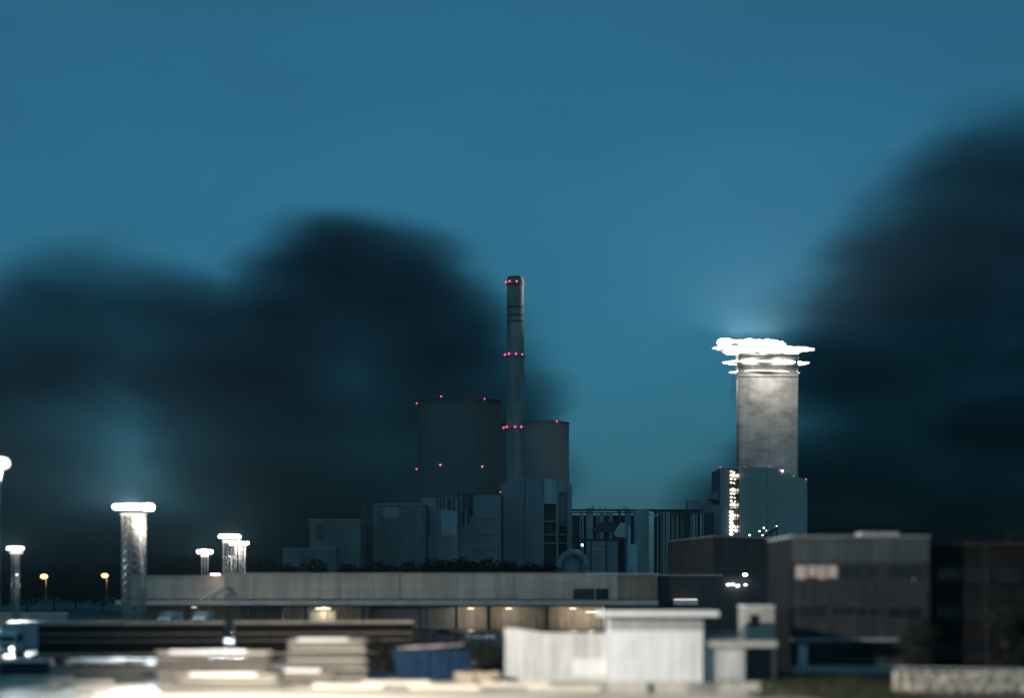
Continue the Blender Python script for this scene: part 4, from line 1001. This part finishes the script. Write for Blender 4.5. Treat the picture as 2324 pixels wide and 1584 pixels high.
# crates before the skip
def crate(wd, dp, h):
    t = thing('wooden_crate', 'pale slatted wooden crate standing before the right half of the blue skip', 'crate', group='crates before the blue skip')
    m = MB(); m.box(-wd / 2 + .03, wd / 2 - .03, -dp / 2 + .03, dp / 2 - .03, .1, h - .03); m.build('lining', 'pallet_wood', t)
    for nm, ya, yb in (('front_planks', -dp / 2, -dp / 2 + .028), ('rear_planks', dp / 2 - .028, dp / 2)):
        m = MB(); n = 5
        for i in range(n):
            z = .1 + (h - .1) * i / n; m.box(-wd / 2, wd / 2, ya, yb, z, z + (h - .1) / n * .8)
        m.build(nm, 'crate_wood', t)
    m = MB()
    for x in (-wd / 2 + .1, 0, wd / 2 - .1): m.box(x - .06, x + .06, -dp / 2, dp / 2, 0, .098)
    m.build('feet', 'pallet_wood', t)
    return t
cr = crate(1.1, .9, .95)
for i, (u, dd) in enumerate([(1046, 144), (1082, 144.3), (1120, 144.1), (1062, 141.5), (1102, 141.8)]):
    o = cr if i == 0 else copy_tree(cr); place(o, (X(u, dd), dd, 0), random.uniform(-.15, .15))
# ------------------------------------------------------------------ stacks of long boards
def board_stack(L, layers, wd, seed, label, mats, lh=.30):
    rnd = random.Random(seed); t = thing('board_stack', label, 'timber stack', group='stacks of long boards in the yard')
    z = 0
    for k in range(layers):
        m = MB()
        for x in [(-.5 + (i + .5) / 4) * L * .9 for i in range(4)]: m.box(x - .07, x + .07, -wd / 2 + .05, wd / 2 - .05, z, z + .1)
        m.build('bearers', 'pallet_wood', t); z += .102
        m = MB(); nb = 6; rows = 2 if lh < .4 else 3; hh = lh / rows
        for r_ in range(rows):
            for j in range(nb):
                e0, e1 = rnd.uniform(-.5, .25), rnd.uniform(-.25, .5); y = -wd / 2 + wd * j / nb + rnd.uniform(-.03, .03)
                m.box(-L / 2 + e0, L / 2 + e1, y, y + wd / nb * .93, z + r_ * hh, z + r_ * hh + hh * rnd.uniform(.86, .97))
        m.build('board_pack', rnd.choice(mats), t); z += lh + .004
    m = MB(); m.box(-L * .42, L * .30, -wd / 2 - .04, wd / 2 + .04, z + .005, z + .05); m.box(-L * .42, L * .30, -wd / 2 - .06, -wd / 2 - .045, z - .22, z + .05); m.build('cover_sheet', 'sheet_white', t)
    return t
o = board_stack(8.6, 7, 1.5, 1, 'long stack of greyish boards before the dark freight wagon, taller of the front two', ('board_grey', 'board_grey', 'board_pale', 'board_dark')); place(o, (X(486, 139), 139.5, 0), radians(3))
o = board_stack(7.4, 3, 1.4, 2, 'low stack of boards lying in front of the long greyish stack', ('board_pale', 'board_grey')); place(o, (X(520, 135), 135.5, 0), radians(-2))
o = board_stack(6.0, 9, 1.5, 3, 'tall short stack of pale boards left of the black bushes', ('board_grey', 'board_pale', 'board_grey', 'board_dark')); place(o, (X(742, 146), 146.5, 0), radians(2))
o = board_stack(5.0, 3, 1.3, 4, 'low stack of dark boards beside the tall short stack', ('board_dark', 'board_grey')); place(o, (X(690, 142), 142, 0), radians(-4))
o = board_stack(7.0, 4, 1.4, 7, 'low board stack at the foot of the loading platform', ('board_dark', 'board_dark', 'board_pale')); place(o, (X(232, 152), 152, 0), radians(4))
def beam(L):
    t = thing('concrete_girder', 'x', 'concrete beam', group='pale concrete girders lying in the yard')
    m = MB(); m.prism([(-L / 2, .06), (L / 2, .06), (L / 2, .40), (L / 2 - .08, .46), (-L / 2 + .08, .46), (-L / 2, .40)], -.24, .24); m.build('girder_body', 'beam_pale', t)
    m = MB()
    for x in (-L * .3, L * .3): m.box(x - .06, x + .06, -.35, .35, 0, .058)
    m.build('bearers', 'pallet_wood', t); return t
bm_ = beam(5.5); fb = True
for u, dd, rz, lab in [(95, 146, 3, 'pale concrete girder lying nearest the low blue skip'), (185, 140, -2, 'pale concrete girder lying before the low board stack of the platform'), (60, 134, 2, 'pale concrete girder lying in the bottom left corner'),
        (250, 130.5, 1, 'pale concrete girder lying before the left end of the front board stack'), (900, 139, 2, 'pale concrete girder lying before the left end of the blue skip'), (1010, 133, -2, 'pale concrete girder lying before the wooden crates'),
        (1170, 137, 1, 'pale concrete girder lying before the left end of the ribbed container'), (1280, 131, 3, 'pale concrete girder lying before the door panel of the ribbed container'), (790, 134.5, 4, 'pale concrete girder lying before the tall short board stack')]:
    o = bm_ if fb else copy_tree(bm_); o['kind'] = 'thing'; fb = False; place(o, (X(u, dd), dd, .006), radians(rz), lab)
def pipe_stack(L, label, r=.22):
    t = thing('pipe_stack', label, 'pipe stack', group='stacked steel pipes'); y0 = 0; rnd = random.Random(9)
    m = MB()
    for x in (-L * .35, 0, L * .35): m.box(x - .08, x + .08, -1.2, 1.2, 0, .12)
    m.build('bearers', 'pallet_wood', t)
    for row in range(4):
        for j in range(5 - row):
            y = (j - (4 - row) / 2) * r * 2.02; z = .125 + r + row * r * 1.74; e = rnd.uniform(-.3, .3)
            m = MB(); m.bar((-L / 2 + e, y, z), (L / 2 + e, y, z), r, 12); m.build('pipe', 'pipe_grey', t)
    return t
o = pipe_stack(9.0, 'stack of long grey pipes beyond the tall stack of pale boards'); place(o, (X(700, 178), 178, 0), radians(5))
o2 = copy_tree(o); place(o2, (X(600, 190), 190, 0), radians(6), 'stack of long grey pipes close to the red car'); o2.scale = (1.15, 1.1, 1.1)

# ------------------------------------------------------------------ lit gate hut
d = 284; off = (X(732, d), d, 0)
t = thing('gate_hut', 'small glazed gate hut with a golden lit roof edge before the warehouse', 'gate hut', off)
m = MB(off); B(m, 698, 768, 1384, 1388, d - .8, 5); m.build('roof', 'canopy_grey', t)
m = MB(off); B(m, 702, 764, 1388.2, None, d + 2.5, .2); m.build('back_wall', 'cabin_grey', t)
for u in (702, 722, 742, 762):
    m = MB(off); B(m, u, u + 2, 1388.2, None, d, .15); m.build('post', 'trim_white', t)
m = MB(off); B(m, 704, 762, 1418, None, d + .02, .1); m.build('counter_panel', 'trim_white', t)
m = MB(off); B(m, 716, 750, 1381, 1383.6, d - .9, .12); m.build('edge_lamp', 'lamp_warm', t)
lamp('hut_light', 'POINT', (X(732, d), d + 1.0, Z(1392, d)), 260, (1, .8, .5), t, None, .2, off=off)

# ------------------------------------------------------------------ walls, barriers, grass
d = 300; off = (X(50, d), d, 0)
t = thing('boundary_wall', 'low pale concrete boundary wall along the dark left side of the yard', 'wall', off)
m = MB(off); B(m, -60, 150, 1394, None, d, .3); m.build('panel', 'concrete_light', t)
m = MB(off); B(m, -62, 152, 1391.5, 1394.2, d - .1, .5); m.build('coping', 'trim_white', t)

d = 131; off = (X(2180, d), d, 0)
t = thing('rubble_wall', 'beige rough stone wall with a thin metal rail on top, lower right corner', 'wall', off)
m = MB(off); nx_, nz_ = 64, 9; x0, x1 = X(2030, d), X(2440, d); z1 = Z(1525, d); rnd = random.Random(11)
vs_ = []
for j in range(nz_ + 1):
    for i in range(nx_ + 1):
        e = 0 if i in (0,) else 1
        vs_.append((x0 + (x1 - x0) * i / nx_ + rnd.uniform(-.06, .06), d + rnd.uniform(-.16, .12), z1 * j / nz_ + (rnd.uniform(-.05, .05) if 0 < j else 0)))
m.add(vs_, [(j * (nx_ + 1) + i, j * (nx_ + 1) + i + 1, (j + 1) * (nx_ + 1) + i + 1, (j + 1) * (nx_ + 1) + i) for j in range(nz_) for i in range(nx_)])
m.box(x0 + .05, x1, d + .15, d + .8, 0, z1 - .02); m.build('stonework', 'rubble', t)
m = MB(off); m.beam((X(2050, d), d + .3, Z(1517, d)), (x1, d + .3, Z(1526, d) + .12), .08, .09); m.build('rail', 'trim_white', t)
for i in range(9):
    x = X(2054, d) + (x1 - X(2054, d)) * i / 9; m = MB(off); m.bar((x, d + .3, z1 - .05), (x, d + .3, z1 + .2), .03, 6); m.build('rail_post', 'dark_steel', t)

def barrier(L):
    t = thing('concrete_barrier', 'x', 'barrier', group='concrete barriers along the front of the yard')
    m = MB(); sec = [(-.3, 0), (.3, 0), (.26, .2), (.13, .38), (.1, .85), (-.1, .85), (-.13, .38), (-.26, .2)]
    vs_ = [(-L / 2, y, z) for y, z in sec] + [(L / 2, y, z) for y, z in sec]; n = len(sec)
    m.add(vs_, [tuple(range(n - 1, -1, -1)), tuple(range(n, 2 * n))] + [(i, (i + 1) % n, (i + 1) % n + n, i + n) for i in range(n)])
    m.build('profile', 'concrete_light', t)
    for x in (-L / 4, L / 4):
        m = MB(); m.box(x - .08, x + .08, -.06, .06, .851, .9); m.build('lifting_eye', 'tyre', t)
    return t
ba = barrier(3.0)
for i, (u, dd, lab) in enumerate([(1425, 130, 'concrete barrier lying before the left half of the site cabin'), (1515, 130.4, 'concrete barrier before the door end of the site cabin'), (1680, 129.5, 'concrete barrier before the shutter kiosk, apart from the others')]):
    o = ba if i == 0 else copy_tree(ba); place(o, (X(u, dd), dd, 0), random.uniform(-.04, .04), lab)

vg = MB((24, 130, 0)); rnd = random.Random(21)
for i in range(7000):
    x = rnd.uniform(17.5, 30.5); y = rnd.uniform(122, 156)
    h = rnd.uniform(.12, .4); a = rnd.uniform(0, 6.28); ww = .04
    lx, ly = rnd.uniform(-.12, .12), rnd.uniform(-.12, .12)
    vg.add([(x - ww * cos(a), y - ww * sin(a), 0), (x + ww * cos(a), y + ww * sin(a), 0), (x + lx, y + ly, h)], [(0, 1, 2)])
tag(vg.build('grass', 'grass_blade'), kind='stuff')

# ------------------------------------------------------------------ haze
hz = MB((0, 850, 0)); hz.box(-900, 900, -60, 1760, -1, 330)
hm = bpy.data.materials.new('haze'); hm.use_nodes = True; ht = hm.node_tree; ht.nodes.clear()
ho = ht.nodes.new('ShaderNodeOutputMaterial'); hp = ht.nodes.new('ShaderNodeVolumePrincipled')
hp.inputs['Color'].default_value = (0.50, 0.80, 0.95, 1); hp.inputs['Density'].default_value = 0.000012; hp.inputs['Anisotropy'].default_value = 0.6
ht.links.new(hp.outputs[0], ho.inputs['Volume'])
tag(hz.build('haze', hm), kind='stuff')
